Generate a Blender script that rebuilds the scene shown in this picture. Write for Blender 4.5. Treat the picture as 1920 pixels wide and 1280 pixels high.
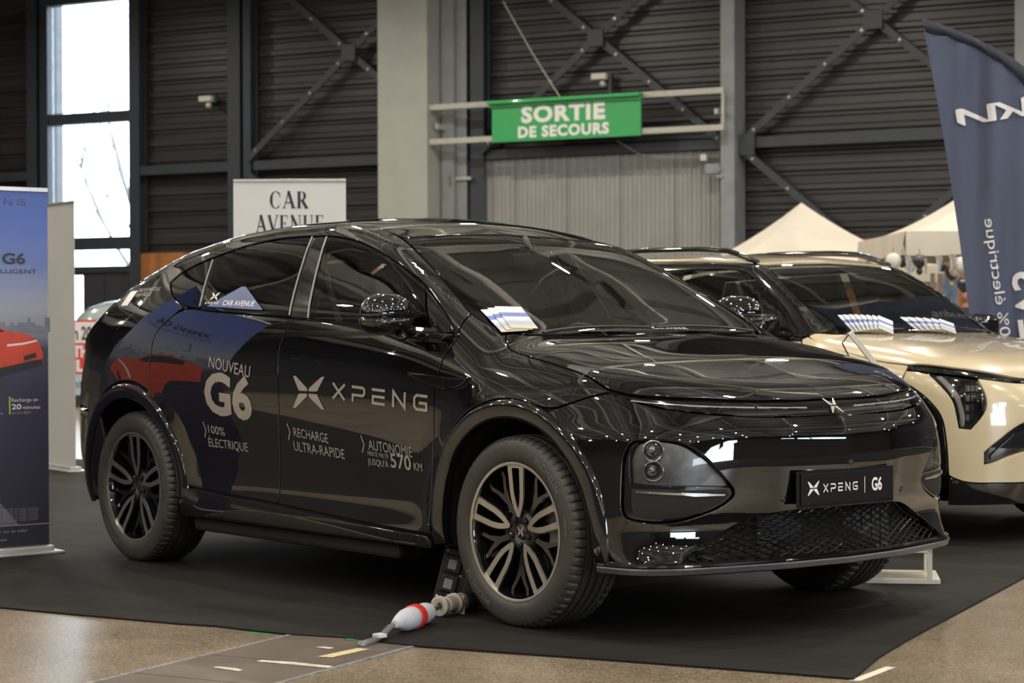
import bpy, bmesh, math, random
import numpy as np
from mathutils import Vector, Matrix
from mathutils.geometry import delaunay_2d_cdt

SC = bpy.context.scene
COL = SC.collection
for _o in list(bpy.data.objects):
    bpy.data.objects.remove(_o)

# ------------------------------------------------------------------ camera
# world frame: the black car's own (x forward, y to its left, origin on the floor under its front axle)
CAM_P = Vector((5.993, -5.948, 1.169))
_yaw, _pit, _rol = math.radians(140.118), math.radians(-.5634), math.radians(-.175)
_f = Vector((math.cos(_yaw)*math.cos(_pit), math.sin(_yaw)*math.cos(_pit), math.sin(_pit)))
_r = Vector((math.sin(_yaw), -math.cos(_yaw), 0)); _u = _r.cross(_f)
_r, _u = _r*math.cos(_rol)+_u*math.sin(_rol), _u*math.cos(_rol)-_r*math.sin(_rol)
cam = bpy.data.cameras.new('camera'); cam.sensor_width = 36; cam.lens = 3864.5/1920*36
cam.clip_start = .1; cam.clip_end = 300
cam.dof.use_dof = True; cam.dof.focus_distance = 7.9; cam.dof.aperture_fstop = 5.0
cam_ob = bpy.data.objects.new('camera', cam); COL.objects.link(cam_ob)
cam_ob.matrix_world = Matrix(((_r.x, _u.x, -_f.x, CAM_P.x), (_r.y, _u.y, -_f.y, CAM_P.y), (_r.z, _u.z, -_f.z, CAM_P.z), (0, 0, 0, 1)))
SC.camera = cam_ob

# the hall's own frame: u along the back wall, v towards it, turned 22 degrees from the car
HA = math.radians(22); HO = Vector((1.574, -.815, 0))
HM = Matrix.Translation(HO) @ Matrix.Rotation(HA, 4, 'Z')
def H(u, v, z=0): return HM @ Vector((u, v, z))

# ------------------------------------------------------------------ world, exposure
world = bpy.data.worlds.new('overcast_sky'); SC.world = world; world.use_nodes = True
_bg = world.node_tree.nodes['Background']
_bg.inputs['Color'].default_value = (.80, .90, 1.0, 1); _bg.inputs['Strength'].default_value = 11.0
SC.view_settings.view_transform = 'Standard'; SC.view_settings.look = 'None'
SC.view_settings.gamma = 1; SC.view_settings.use_curve_mapping = False
SC.view_settings.exposure = 0.25
SC.cycles.max_bounces = 8; SC.cycles.diffuse_bounces = 3; SC.cycles.glossy_bounces = 4
SC.cycles.transparent_max_bounces = 12; SC.cycles.transmission_bounces = 6
SC.cycles.sample_clamp_indirect = 6; SC.cycles.use_denoising = True
SC.cycles.caustics_reflective = False; SC.cycles.caustics_refractive = False

# ------------------------------------------------------------------ hall lamps and added roof uplights (the lights themselves; housings are built below)
LAMP_Z = 7.0
LAMP_SPOTS = [(u, v) for u in (-23, -18.3, -13.6, -8.9, -4.2, .5, 5.2, 9.9, 14.6, 19.3) for v in (-19, -14.2, -9.4, -4.6, .2, 5.0, 9.8, 14.6, 19.4)]
LAMP_W, ROOF_FILL_W = 105, 60
for _u_, _v_ in LAMP_SPOTS:
    _l = bpy.data.lights.get('hall_lamp_light')
    if _l is None:
        _l = bpy.data.lights.new('hall_lamp_light', 'AREA'); _l.shape = 'RECTANGLE'; _l.size = .24; _l.size_y = .13
        _l.energy = LAMP_W; _l.color = (1.0, .91, .79)
    _o = bpy.data.objects.new('hall_lamp_light', _l); COL.objects.link(_o)
    _o.location = H(_u_, _v_, LAMP_Z-.07); _o.rotation_euler = (0, 0, HA)
    _l = bpy.data.lights.get('added_roof_uplight')        # unseen uplight added above each fitting to brighten the roof in reflections
    if _l is None:
        _l = bpy.data.lights.new('added_roof_uplight', 'AREA'); _l.shape = 'RECTANGLE'; _l.size = .5; _l.size_y = .26
        _l.energy = ROOF_FILL_W; _l.color = (1.0, .94, .84)
    _o = bpy.data.objects.new('added_roof_uplight', _l); COL.objects.link(_o)
    _o.location = H(_u_, _v_, LAMP_Z+.05); _o.rotation_euler = (math.pi, 0, -HA)

# ================================================================== helpers
def nd(nt, t, loc=None, **kw):
    n = nt.nodes.new(t)
    for k, v in kw.items(): setattr(n, k, v)
    return n
def mat(name, col, rough=.5, metal=0, ior=1.5, coat=0, var=.06, scale=8, bump=0, bscale=60, emis=None, es=0, alpha=1, stretch=None, coat_ior=1.5):
    """principled material whose colour and roughness wander with a procedural noise"""
    m = bpy.data.materials.new(name); m.use_nodes = True; nt = m.node_tree; b = nt.nodes['Principled BSDF']
    tc = nd(nt, 'ShaderNodeTexCoord'); src = tc.outputs['Object']
    if stretch:
        mp = nd(nt, 'ShaderNodeMapping'); mp.inputs['Scale'].default_value = stretch
        nt.links.new(src, mp.inputs['Vector']); src = mp.outputs['Vector']
    no = nd(nt, 'ShaderNodeTexNoise'); no.inputs['Scale'].default_value = scale; no.inputs['Detail'].default_value = 5
    nt.links.new(src, no.inputs['Vector'])
    mr = nd(nt, 'ShaderNodeMapRange'); mr.inputs['From Min'].default_value = .3; mr.inputs['From Max'].default_value = .7
    mr.inputs['To Min'].default_value = 1-var; mr.inputs['To Max'].default_value = 1+var
    nt.links.new(no.outputs['Fac'], mr.inputs['Value'])
    vm = nd(nt, 'ShaderNodeVectorMath', operation='SCALE'); vm.inputs[0].default_value = col[:3]
    nt.links.new(mr.outputs['Result'], vm.inputs['Scale']); nt.links.new(vm.outputs['Vector'], b.inputs['Base Color'])
    b.inputs['Roughness'].default_value = rough; b.inputs['Metallic'].default_value = metal; b.inputs['IOR'].default_value = ior
    b.inputs['Coat Weight'].default_value = coat; b.inputs['Coat Roughness'].default_value = .02; b.inputs['Coat IOR'].default_value = coat_ior
    if emis: b.inputs['Emission Color'].default_value = (*emis, 1); b.inputs['Emission Strength'].default_value = es
    if bump:
        n2 = nd(nt, 'ShaderNodeTexNoise'); n2.inputs['Scale'].default_value = bscale; n2.inputs['Detail'].default_value = 4
        nt.links.new(src, n2.inputs['Vector'])
        bp = nd(nt, 'ShaderNodeBump'); bp.inputs['Strength'].default_value = bump; bp.inputs['Distance'].default_value = .01
        nt.links.new(n2.outputs['Fac'], bp.inputs['Height']); nt.links.new(bp.outputs['Normal'], b.inputs['Normal'])
    return m
def glass(name, tint, refl=1.5, rough=0.0, grey=.0):
    """thin pane: tinted transparency under a fresnel reflection"""
    m = bpy.data.materials.new(name); m.use_nodes = True; nt = m.node_tree; nt.nodes.remove(nt.nodes['Principled BSDF'])
    out = nt.nodes['Material Output']; tr = nd(nt, 'ShaderNodeBsdfTransparent'); tr.inputs['Color'].default_value = (*tint, 1)
    gl = nd(nt, 'ShaderNodeBsdfGlossy'); gl.inputs['Roughness'].default_value = rough
    fr = nd(nt, 'ShaderNodeFresnel'); fr.inputs['IOR'].default_value = refl
    mx = nd(nt, 'ShaderNodeMixShader'); nt.links.new(fr.outputs['Fac'], mx.inputs['Fac'])
    nt.links.new(tr.outputs[0], mx.inputs[1]); nt.links.new(gl.outputs[0], mx.inputs[2]); nt.links.new(mx.outputs[0], out.inputs['Surface'])
    return m

def mobj(name, V, Fc, m, parent=None, smooth=False, normals=None, fm=None):
    me = bpy.data.meshes.new(name); me.from_pydata([tuple(map(float, v)) for v in V], [], [tuple(int(i) for i in f) for f in Fc])
    ms = m if isinstance(m, (list, tuple)) else [m]
    for x in ms: me.materials.append(x)
    if fm is not None: me.polygons.foreach_set('material_index', fm)
    if smooth: me.polygons.foreach_set('use_smooth', [True]*len(me.polygons))
    me.validate(); me.update()
    if normals is not None and len(me.vertices) == len(normals):
        me.polygons.foreach_set('use_smooth', [True]*len(me.polygons))
        me.normals_split_custom_set_from_vertices([tuple(map(float, n)) for n in normals])
    o = bpy.data.objects.new(name, me); COL.objects.link(o)
    if parent: o.parent = parent
    return o
def empty(name, loc=(0, 0, 0), rz=0, parent=None):
    o = bpy.data.objects.new(name, None); COL.objects.link(o); o.location = loc; o.rotation_euler = (0, 0, rz)
    o.empty_display_size = .1
    if parent: o.parent = parent
    return o
def tag(o, label=None, cat=None, group=None, kind=None):
    if label: o['label'] = label
    if cat: o['category'] = cat
    if group: o['group'] = group
    if kind: o['kind'] = kind
    return o
def clone(o, parent=None):
    c = o.copy(); COL.objects.link(c); c.parent = parent
    for ch in list(o.children): clone(ch, c)
    return c
def outward(o):
    bm = bmesh.new(); bm.from_mesh(o.data); bmesh.ops.recalc_face_normals(bm, faces=bm.faces[:]); bm.to_mesh(o.data); bm.free(); return o
class MB:
    """collects shapes, then links them as one mesh"""
    def __init__(s): s.V = []; s.F = []
    def add(s, V, Fc, M=None):
        n = len(s.V)
        s.V += [tuple(M @ Vector(v)) for v in V] if M else [tuple(v) for v in V]
        s.F += [tuple(i+n for i in f) for f in Fc]; return s
    def box(s, x0, x1, y0, y1, z0, z1, M=None, b=0):
        if b: return s.bbox(x0, x1, y0, y1, z0, z1, b, M)
        V = [(x, y, z) for x in (x0, x1) for y in (y0, y1) for z in (z0, z1)]
        return s.add(V, [(0, 1, 3, 2), (4, 6, 7, 5), (0, 4, 5, 1), (2, 3, 7, 6), (0, 2, 6, 4), (1, 5, 7, 3)], M)
    def bbox(s, x0, x1, y0, y1, z0, z1, b, M=None):
        bm = bmesh.new(); bmesh.ops.create_cube(bm, size=1)
        for v in bm.verts: v.co = Vector(((x0+x1)/2+v.co.x*(x1-x0), (y0+y1)/2+v.co.y*(y1-y0), (z0+z1)/2+v.co.z*(z1-z0)))
        bmesh.ops.bevel(bm, geom=bm.edges[:], offset=b, segments=2, profile=.5, affect='EDGES')
        bm.verts.index_update(); s.add([v.co[:] for v in bm.verts], [[v.index for v in f.verts] for f in bm.faces], M); bm.free(); return s
    def tube(s, pts, r, n=10, caps=True, closed=False):
        P = [Vector(p) for p in pts]; k = len(P); rings = []; up = None
        R = r if isinstance(r, (list, tuple)) else [r]*k
        for i in range(k):
            a = P[(i-1) % k] if (closed or i) else P[0]; b = P[(i+1) % k] if (closed or i < k-1) else P[-1]
            t = (b-a).normalized()
            if up is None: up = Vector((0, 0, 1)) if abs(t.z) < .9 else Vector((1, 0, 0))
            x = t.cross(up).normalized(); y = x.cross(t).normalized(); up = y
            rings.append([tuple(P[i]+(x*math.cos(q)+y*math.sin(q))*R[i]) for q in [2*math.pi*j/n for j in range(n)]])
        V = [v for g in rings for v in g]; Fc = []
        for i in range(k if closed else k-1):
            for j in range(n): a = i*n+j; b = i*n+(j+1) % n; c = ((i+1) % k)*n; Fc.append((a, b, c+(j+1) % n, c+j))
        if caps and not closed: Fc += [tuple(range(n))[::-1], tuple(range((k-1)*n, k*n))]
        return s.add(V, Fc)
    def lathe(s, prof, n=48, M=None, axis='y', closed=False):
        """prof: (radius, height along axis)"""
        V = []; k = len(prof)
        for j in range(n):
            a = 2*math.pi*j/n; c, q = math.cos(a), math.sin(a)
            for rr, h in prof: V.append((rr*c, h, rr*q) if axis == 'y' else (rr*c, rr*q, h))
        Fc = []
        for j in range(n):
            for i in range(k if closed else k-1):
                a = j*k+i; b = j*k+(i+1) % k; c = ((j+1) % n)*k+(i+1) % k; d = ((j+1) % n)*k+i
                Fc.append((a, b, c, d) if axis == 'y' else (a, d, c, b))
        return s.add(V, Fc, M)
    def prism(s, poly, h0, h1, M=None):
        """poly in xy, extruded in z"""
        n = len(poly); V = [(x, y, h0) for x, y in poly]+[(x, y, h1) for x, y in poly]
        return s.add(V, [tuple(range(n))[::-1], tuple(range(n, 2*n))]+[(i, (i+1) % n, n+(i+1) % n, n+i) for i in range(n)], M)
    def build(s, name, m, parent=None, smooth=False, M=None, auto=None):
        o = mobj(name, s.V, s.F, m, parent, smooth); outward(o)
        if M: o.matrix_world = M
        if auto is not None:
            o.data.polygons.foreach_set('use_smooth', [True]*len(o.data.polygons)); o.data.set_sharp_from_angle(angle=math.radians(auto))
        return o
def text_mesh(body, size=1, spacing=1, font=None, bold=0, align='LEFT', res=3, sx=1, shear=0):
    c = bpy.data.curves.new('t', 'FONT'); c.body = body; c.size = size; c.space_character = spacing; c.align_x = align
    c.resolution_u = res; c.offset = bold; c.fill_mode = 'FRONT'; c.shear = shear
    o = bpy.data.objects.new('t', c); COL.objects.link(o); bpy.context.view_layer.update()
    me = o.to_mesh(); V = [(v.co.x*sx, v.co.y) for v in me.vertices]; Fc = [tuple(p.vertices) for p in me.polygons]
    o.to_mesh_clear(); bpy.data.objects.remove(o); bpy.data.curves.remove(c); return V, Fc
def stroke(polylines, w):
    """flat thick polylines -> V,F (2D)"""
    V = []; Fc = []
    for pl in polylines:
        P = [Vector(p) for p in pl]; k = len(P); n0 = len(V)
        for i in range(k):
            a = (P[i]-P[i-1]).normalized() if i else (P[1]-P[0]).normalized(); b = (P[i+1]-P[i]).normalized() if i < k-1 else a
            t = (a+b).normalized(); nn = Vector((-t.y, t.x)); sc = 1/max(.35, nn.dot(Vector((-a.y, a.x))))
            V += [tuple(P[i]+nn*w/2*sc), tuple(P[i]-nn*w/2*sc)]
        for i in range(k-1): Fc.append((n0+2*i, n0+2*i+1, n0+2*i+3, n0+2*i+2))
    return V, Fc
def merge2(*parts):
    V = []; Fc = []
    for v, f in parts: n = len(V); V += list(v); Fc += [tuple(i+n for i in g) for g in f]
    return V, Fc
def xf2(vf, dx=0, dy=0, s=1, sy=None): v, f = vf; sy = s if sy is None else sy; return [(x*s+dx, y*sy+dy) for x, y in v], f
# the wide lettering with open strokes, cap height 1
def wordmark(w=.17, gap=.62):
    L = {'X': ([[(0, 0), (1.05, 1)], [(0, 1), (1.05, 0)]], 1.05),
         'P': ([[(.09, 0), (.09, .42), (.95, .42), (1.08, .55), (1.08, .8), (.95, .92), (0, .92)]], 1.1),
         'E': ([[(0, .92), (1.1, .92)], [(1.1, .5), (.1, .5), (.1, .08), (1.1, .08)]], 1.1),
         'N': ([[(.08, 0), (.08, .96), (1.02, .04), (1.02, 1)]], 1.1),
         'G': ([[(1.12, .92), (.25, .92), (.08, .76), (.08, .24), (.25, .08), (1.04, .08), (1.04, .48), (.45, .48)]], 1.12)}
    x = 0; out = []
    for ch in 'XPENG':
        pl, ww = L[ch]; out.append(xf2(stroke(pl, w), x)); x += ww+gap
    return merge2(*out), x-gap
def emblem():
    """four blades meeting at a small gap, 1 high, about 1.25 wide"""
    b = [(.03, .035), (.36, .045), (.62, .5), (.51, .5), (.03, .125)]
    V = []; Fc = []
    for sx, sy in ((1, 1), (-1, 1), (-1, -1), (1, -1)):
        n = len(V); V += [(x*sx, y*sy) for x, y in b]; f = tuple(range(n, n+len(b))); Fc.append(f if sx*sy > 0 else f[::-1])
    return V, Fc

# ================================================================== smooth car surfaces
def _blur(A,s,ax):
    if s<=0: return A
    n=int(3*s)+1; k=np.exp(-.5*(np.arange(-n,n+1)/s)**2); k/=k.sum()
    A=np.moveaxis(A,ax,0)
    lo=2*A[0]-A[1:n+1][::-1]; hi=2*A[-1]-A[-n-1:-1][::-1]
    P=np.concatenate([lo,A,hi]); out=sum(k[i]*P[i:i+len(A)] for i in range(2*n+1))
    return np.moveaxis(out,0,ax)
class Tab:
    """smooth 2D table: linear through the knots, blurred, read back bicubically"""
    def __init__(s,us,vs,vals,su=.06,sv=.03,h=.02,pad=.3):
        us=np.array(us,float);vs=np.array(vs,float);V=np.array(vals,float)
        s.h=h; s.u0=us[0]-pad; s.v0=vs[0]-pad
        gu=np.arange(s.u0,us[-1]+pad,h); gv=np.arange(s.v0,vs[-1]+pad,h)
        def ext(g,k,M):
            out=np.array([np.interp(g,k,c) for c in M.T]).T
            a=g<k[0]; out[a]=M[0]+(g[a]-k[0])[:,None]*((M[1]-M[0])/(k[1]-k[0]))
            b=g>k[-1]; out[b]=M[-1]+(g[b]-k[-1])[:,None]*((M[-1]-M[-2])/(k[-1]-k[-2]))
            return out
        A=ext(gu,us,V); A=ext(gv,vs,A.T).T
        s.A=_blur(_blur(A,su/h,0),sv/h,1)
    def __call__(s,u,v):
        A=s.A; fu=np.clip((u-s.u0)/s.h,1,A.shape[0]-2.001); fv=np.clip((v-s.v0)/s.h,1,A.shape[1]-2.001)
        i=fu.astype(int);j=fv.astype(int);a=fu-i;b=fv-j
        i=np.minimum(i,A.shape[0]-3);j=np.minimum(j,A.shape[1]-3)
        def w(t): return (1-t)**3/6,(3*t**3-6*t*t+4)/6,(-3*t**3+3*t*t+3*t+1)/6,t**3/6
        wa=w(a);wb=w(b);r=0
        for p in range(4):
            for q in range(4): r=r+wa[p]*wb[q]*A[i-1+p,j-1+q]
        return r
def smax(a,b,k):
    h=np.maximum(k-np.abs(a-b),0)/k
    return np.maximum(a,b)+h*h*k*.25
def sstep(e0,e1,x):
    t=np.clip((x-e0)/(e1-e0),0,1); return t*t*(3-2*t)
class Surf:
    def __init__(s,f): s.f=f
    def cast(s,o,d,t0,t1,n=160):
        o=np.atleast_2d(o).astype(float); d=np.atleast_2d(d).astype(float); d=np.broadcast_to(d,o.shape) if len(d)==1 else d
        if len(o)==1: o=np.broadcast_to(o,d.shape)
        m=len(o); lo=np.full(m,t0,float); hi=np.full(m,np.nan); done=np.zeros(m,bool)
        ts=np.linspace(t0,t1,n)
        for k in range(1,n):
            idx=np.where(~done)[0]
            if not len(idx): break
            P=o[idx]+d[idx]*ts[k]; v=s.f(P[:,0],P[:,1],P[:,2])
            hit=idx[v<0]; lo[hit]=ts[k-1]; hi[hit]=ts[k]; done[hit]=True
        idx=np.where(done)[0]; a=lo[idx]; b=hi[idx]
        for _ in range(16):
            c=(a+b)/2; P=o[idx]+d[idx]*c[:,None]; v=s.f(P[:,0],P[:,1],P[:,2])
            b=np.where(v<0,c,b); a=np.where(v<0,a,c)
        t=np.full(m,np.nan); t[idx]=(a+b)/2
        return o+d*t[:,None], done
    def normal(s,P,e=.004):
        x,y,z=P.T; f=s.f
        g=np.stack([f(x+e,y,z)-f(x-e,y,z),f(x,y+e,z)-f(x,y-e,z),f(x,y,z+e)-f(x,y,z-e)],1)
        return g/(np.linalg.norm(g,axis=1)[:,None]+1e-12)


def fill(pts):
    """triangles inside a simple outline, any shape"""
    n = len(pts); v2, e2, f2, *_r2 = delaunay_2d_cdt([Vector(p) for p in pts], [(i, (i+1) % n) for i in range(n)], [], 0, 1e-7)
    v2 = np.array([v[:] for v in v2]); f2 = np.array([f[:3] for f in f2 if len(f) == 3]); f2 = f2[in_poly(v2[f2].mean(1), np.array(pts, float))]
    return [tuple(v) for v in v2], [tuple(f) for f in f2]
def in_poly(P, poly):
    x, y = P[:, 0], P[:, 1]; ins = np.zeros(len(P), bool); n = len(poly); j = n-1
    for i in range(n):
        xi, yi = poly[i]; xj, yj = poly[j]
        if yi != yj:
            c = ((yi > y) != (yj > y)) & (x < (xj-xi)*(y-yi)/(yj-yi)+xi); ins ^= c
        j = i
    return ins
def poly_dist(P, poly):
    d = np.full(len(P), 1e9); n = len(poly)
    for i in range(n):
        a = poly[i]; b = poly[(i+1) % n]; ab = b-a; L = max(ab@ab, 1e-12)
        t = np.clip(((P-a)@ab)/L, 0, 1); d = np.minimum(d, np.hypot(*(P-a-t[:, None]*ab).T))
    return d
def resample(poly, step):
    out = []; n = len(poly)
    for i in range(n):
        a = poly[i]; b = poly[(i+1) % n]; k = max(1, int(math.ceil(np.hypot(*(b-a))/step)))
        for j in range(k): out.append(a+(b-a)*j/k)
    return np.array(out)
def soften(poly, ang=50, it=2):
    """rounds the shallow turns of a closed outline, keeps the sharp corners"""
    P = [np.array(p) for p in poly]
    for _ in range(it):
        n = len(P); out = []
        for i in range(n):
            a, b, c = P[i-1], P[i], P[(i+1) % n]; u = b-a; w = c-b
            t = math.degrees(math.acos(np.clip(u@w/(np.linalg.norm(u)*np.linalg.norm(w)+1e-12), -1, 1)))
            if 1 < t < ang: out += [b-u*.25, b+w*.25]
            else: out.append(b)
        P = out; ang *= .7
    return np.array(P)
def inset(poly, g):
    n = len(poly); A = sum(poly[i-1][0]*poly[i][1]-poly[i][0]*poly[i-1][1] for i in range(n))/2; s = 1 if A > 0 else -1
    out = []
    for i in range(n):
        u = poly[i]-poly[i-1]; w = poly[(i+1) % n]-poly[i]; u = u/(np.linalg.norm(u)+1e-12); w = w/(np.linalg.norm(w)+1e-12)
        nu = np.array([-u[1], u[0]])*s; nw = np.array([-w[1], w[0]])*s; m = nu+nw; L = np.linalg.norm(m)
        m = m/L if L > .1 else nu; out.append(poly[i]+m*g/max(.5, m@nu))
    return np.array(out)
class Lin:
    def __init__(s, d, a, b): s.d = np.array(d, float); s.a = np.array(a, float); s.b = np.array(b, float)
    def to2(s, P): P = np.asarray(P, float); return np.stack([P@s.a, P@s.b], -1)
    def cast(s, surf, Q):
        o = Q[:, :1]*s.a+Q[:, 1:2]*s.b-s.d*4; return surf.cast(o, s.d[None], 1.8, 5.0, 130)
class Cyl:
    R = .9
    def __init__(s, cx, z=None, sgn=1): s.cx = cx; s.sgn = sgn
    def to2(s, P):
        P = np.asarray(P, float); return np.stack([np.arctan2(P[..., 1], (P[..., 0]-s.cx)*s.sgn)*s.R, P[..., 2]], -1)
    def cast(s, surf, Q):
        t = Q[:, 0]/s.R; d = np.stack([-np.cos(t)*s.sgn, -np.sin(t), 0*t], 1); o = -2*d; o[:, 0] += s.cx; o[:, 2] = Q[:, 1]
        return surf.cast(o, d, .2, 1.95, 110)
SIDE = Lin((0, 1, 0), (1, 0, 0), (0, 0, 1)); TOP = Lin((0, 0, -1), (1, 0, 0), (0, 1, 0))
DIAG = Lin((0, .8, -.6), (1, 0, 0), (0, .6, .8))
FRONT = Cyl(-.25); 
def mirror_pts(P): return [(x, -y, z) for x, y, z in P]
def sym(P): return list(P)+mirror_pts(P)[::-1]
def clip_line(poly, a, b):
    """part of poly (list of xyz) on the left of the line a->b, seen in x,z"""
    def sd(p): return (b[0]-a[0])*(p[2]-a[2])-(b[2]-a[2])*(p[0]-a[0])
    out = []
    for i in range(len(poly)):
        p, q = poly[i-1], poly[i]; u, w = sd(p), sd(q)
        if (u >= 0) != (w >= 0): t = u/(u-w); out.append(tuple(np.array(p)+(np.array(q)-np.array(p))*t))
        if w >= 0: out.append(tuple(q))
    return out
def skin(surf, outline, proj, step=.03, gap=.0025, off=0, thick=.012, holes=(), bev=.0025, ang=50, soft=2):
    """a sheet cut from the car surface inside a 3D outline, with rolled edges; returns V, F, N"""
    loops = []
    for L in [outline]+list(holes):
        p2 = soften(proj.to2(np.array(L, float)), ang, soft) if soft else proj.to2(np.array(L, float))
        loops.append(resample(p2, step))
    ins = [inset(L, (gap+bev) if i == 0 else -(gap+bev)) for i, L in enumerate(loops)]
    P0 = ins[0]; mn = P0.min(0); mx = P0.max(0)
    gx, gy = np.meshgrid(np.arange(mn[0], mx[0], step), np.arange(mn[1], mx[1], step))
    gx = gx+(np.arange(gx.shape[0]) % 2)[:, None]*step*.5
    G = np.stack([gx.ravel(), gy.ravel()], 1); k = in_poly(G, P0) & (poly_dist(G, P0) > step*.45)
    for h in ins[1:]: k &= ~in_poly(G, h) & (poly_dist(G, h) > step*.45)
    G = G[k]; V = np.concatenate(ins+[G]); E = []; n = 0
    for L in ins: m = len(L); E += [(n+i, n+(i+1) % m) for i in range(m)]; n += m
    v2, e2, f2, ov, oe, of = delaunay_2d_cdt([Vector(v) for v in V], E, [], 0, 1e-6)
    v2 = np.array([v[:] for v in v2]); f2 = np.array([f for f in f2 if len(f) == 3])
    C = v2[f2].mean(1); k = in_poly(C, P0)
    for h in ins[1:]: k &= ~in_poly(C, h)
    f2 = f2[k]; P, ok = proj.cast(surf, v2)
    f2 = f2[ok[f2].all(1)]; N = np.zeros_like(P); N[ok] = surf.normal(P[ok])
    A, B, Cc = P[f2[:, 0]], P[f2[:, 1]], P[f2[:, 2]]; fn = np.cross(B-A, Cc-A); flip = (fn*N[f2[:, 0]]).sum(1) < 0
    f2[flip] = f2[flip][:, ::-1]
    P = P+N*off
    # rolled rim
    ec = {}
    for f in f2:
        for i in range(3): ec.setdefault((min(f[i], f[(i+1) % 3]), max(f[i], f[(i+1) % 3])), []).append((f[i], f[(i+1) % 3]))
    be = [v[0] for v in ec.values() if len(v) == 1]
    T = {}
    for a, b in be:
        e = P[b]-P[a]; t = np.cross(e, N[a]); L = np.linalg.norm(t)
        if L > 1e-9:
            for q in (a, b): T[q] = T.get(q, 0)+t/L
    VV = list(P); NN = list(N); idx = {}
    for q, t in T.items():
        t = t/(np.linalg.norm(t)+1e-9); idx[q] = len(VV)
        VV += [P[q]+t*bev-N[q]*bev, P[q]+t*bev-N[q]*thick]; NN += [(t+N[q]*.3), t]
    Fc = [tuple(f) for f in f2]
    for a, b in be:
        if a in idx and b in idx: i, j = idx[a], idx[b]; Fc += [(b, a, i, j), (j, i, i+1, j+1)]
    used = sorted({i for f in Fc for i in f}); rm = {u: i for i, u in enumerate(used)}
    VV = np.array(VV)[used]; NN = np.array(NN)[used]; NN /= np.linalg.norm(NN, axis=1)[:, None]+1e-9
    return VV, [tuple(rm[i] for i in f) for f in Fc], NN
def flipy(V, Fc, N): V = V.copy(); N = N.copy(); V[:, 1] *= -1; N[:, 1] *= -1; return V, [f[::-1] for f in Fc], N
def panel(name, surf, outline, proj, m, parent, mirror=False, **kw):
    V, Fc, N = skin(surf, outline, proj, **kw); o = mobj(name, V, Fc, m, parent, normals=N); r = [o]
    if mirror: r.append(mobj(name, *flipy(V, Fc, N)[:2], m, parent, normals=flipy(V, Fc, N)[2]))
    return r
def decal(name, surf, vf, place, proj, m, parent, off=.0022, maxe=.03, thick=0, mir=False):
    """flat artwork V,F (2D) laid on the car surface; place maps 2D -> 3D seed points"""
    bm = bmesh.new()
    for v in vf[0]: bm.verts.new((v[0], v[1], 0))
    bm.verts.ensure_lookup_table()
    for f in vf[1]:
        try: bm.faces.new([bm.verts[i] for i in f])
        except ValueError: pass
    bmesh.ops.triangulate(bm, faces=bm.faces[:])
    for _ in range(5):
        es = [e for e in bm.edges if (Vector(place(e.verts[0].co.x, e.verts[0].co.y))-Vector(place(e.verts[1].co.x, e.verts[1].co.y))).length > maxe]
        if not es: break
        bmesh.ops.subdivide_edges(bm, edges=es, cuts=1); bmesh.ops.triangulate(bm, faces=bm.faces[:])
    bm.verts.index_update()
    Q = proj.to2(np.array([place(v.co.x, v.co.y) for v in bm.verts])); Fc = [[v.index for v in f.verts] for f in bm.faces]; bm.free()
    P, ok = proj.cast(surf, Q); Fc = [f for f in Fc if all(ok[i] for i in f)]
    P[~ok] = 0; N = np.zeros_like(P); N[ok] = surf.normal(P[ok]); P = P+N*off
    for k, f in enumerate(Fc):
        a, b, c = P[f[0]], P[f[1]], P[f[2]]
        if np.cross(b-a, c-a)@N[f[0]] < 0: Fc[k] = f[::-1]
    N[~ok] = (0, 0, 1)
    return mobj(name, P, Fc, m, parent, normals=N)

# ================================================================== the hall (everything in its u,v frame, matrix HM)
def hbuild(m, name, mt, kind='structure', smooth=False, auto=None, parent=None):
    o = m.build(name, mt, parent, smooth=smooth, auto=auto)
    if parent is None: o.matrix_world = HM
    if kind: o['kind'] = kind
    return o
_tn = [0]
def trim(m, mt, **k): _tn[0] += 1; return hbuild(m, 'trim_%d' % _tn[0], mt, **k)
CONC = mat('polished_concrete', (.20, .168, .125), .30, var=.22, scale=2.2, bump=.06, bscale=120)
def speckle(m, dark, light, scale, amt=.6):
    nt = m.node_tree; b = nt.nodes['Principled BSDF']; src = b.inputs['Base Color'].links[0].from_socket
    vo = nd(nt, 'ShaderNodeTexVoronoi'); vo.inputs['Scale'].default_value = scale; tc = nd(nt, 'ShaderNodeTexCoord'); nt.links.new(tc.outputs['Object'], vo.inputs['Vector'])
    cr = nd(nt, 'ShaderNodeValToRGB'); cr.color_ramp.elements[0].color = (*dark, 1); cr.color_ramp.elements[1].color = (*light, 1)
    cr.color_ramp.elements[0].position = .15; cr.color_ramp.elements[1].position = .85
    sp = nd(nt, 'ShaderNodeSeparateColor'); nt.links.new(vo.outputs['Color'], sp.inputs['Color']); nt.links.new(sp.outputs[0], cr.inputs['Fac'])
    mx = nd(nt, 'ShaderNodeMix', data_type='RGBA', blend_type='MULTIPLY'); mx.inputs[0].default_value = amt
    nt.links.new(src, mx.inputs[6]); nt.links.new(cr.outputs['Color'], mx.inputs[7]); nt.links.new(mx.outputs[2], b.inputs['Base Color'])
speckle(CONC, (.45, .42, .38), (1.5, 1.45, 1.35), 160, .8)
m = MB(); m.box(-32, 26, -24, 24.3, -.12, 0); hbuild(m, 'floor', CONC)
CLAD = mat('dark_profiled_cladding', (.042, .040, .043), .38, metal=.25, var=.35, scale=1.2, stretch=(.25, 1, 6))
CEIL = mat('grey_roof_sheet', (.17, .17, .16), .45, var=.15, scale=2)
STEEL = mat('blue_grey_steel', (.030, .037, .050), .5, var=.12, scale=3)
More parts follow.
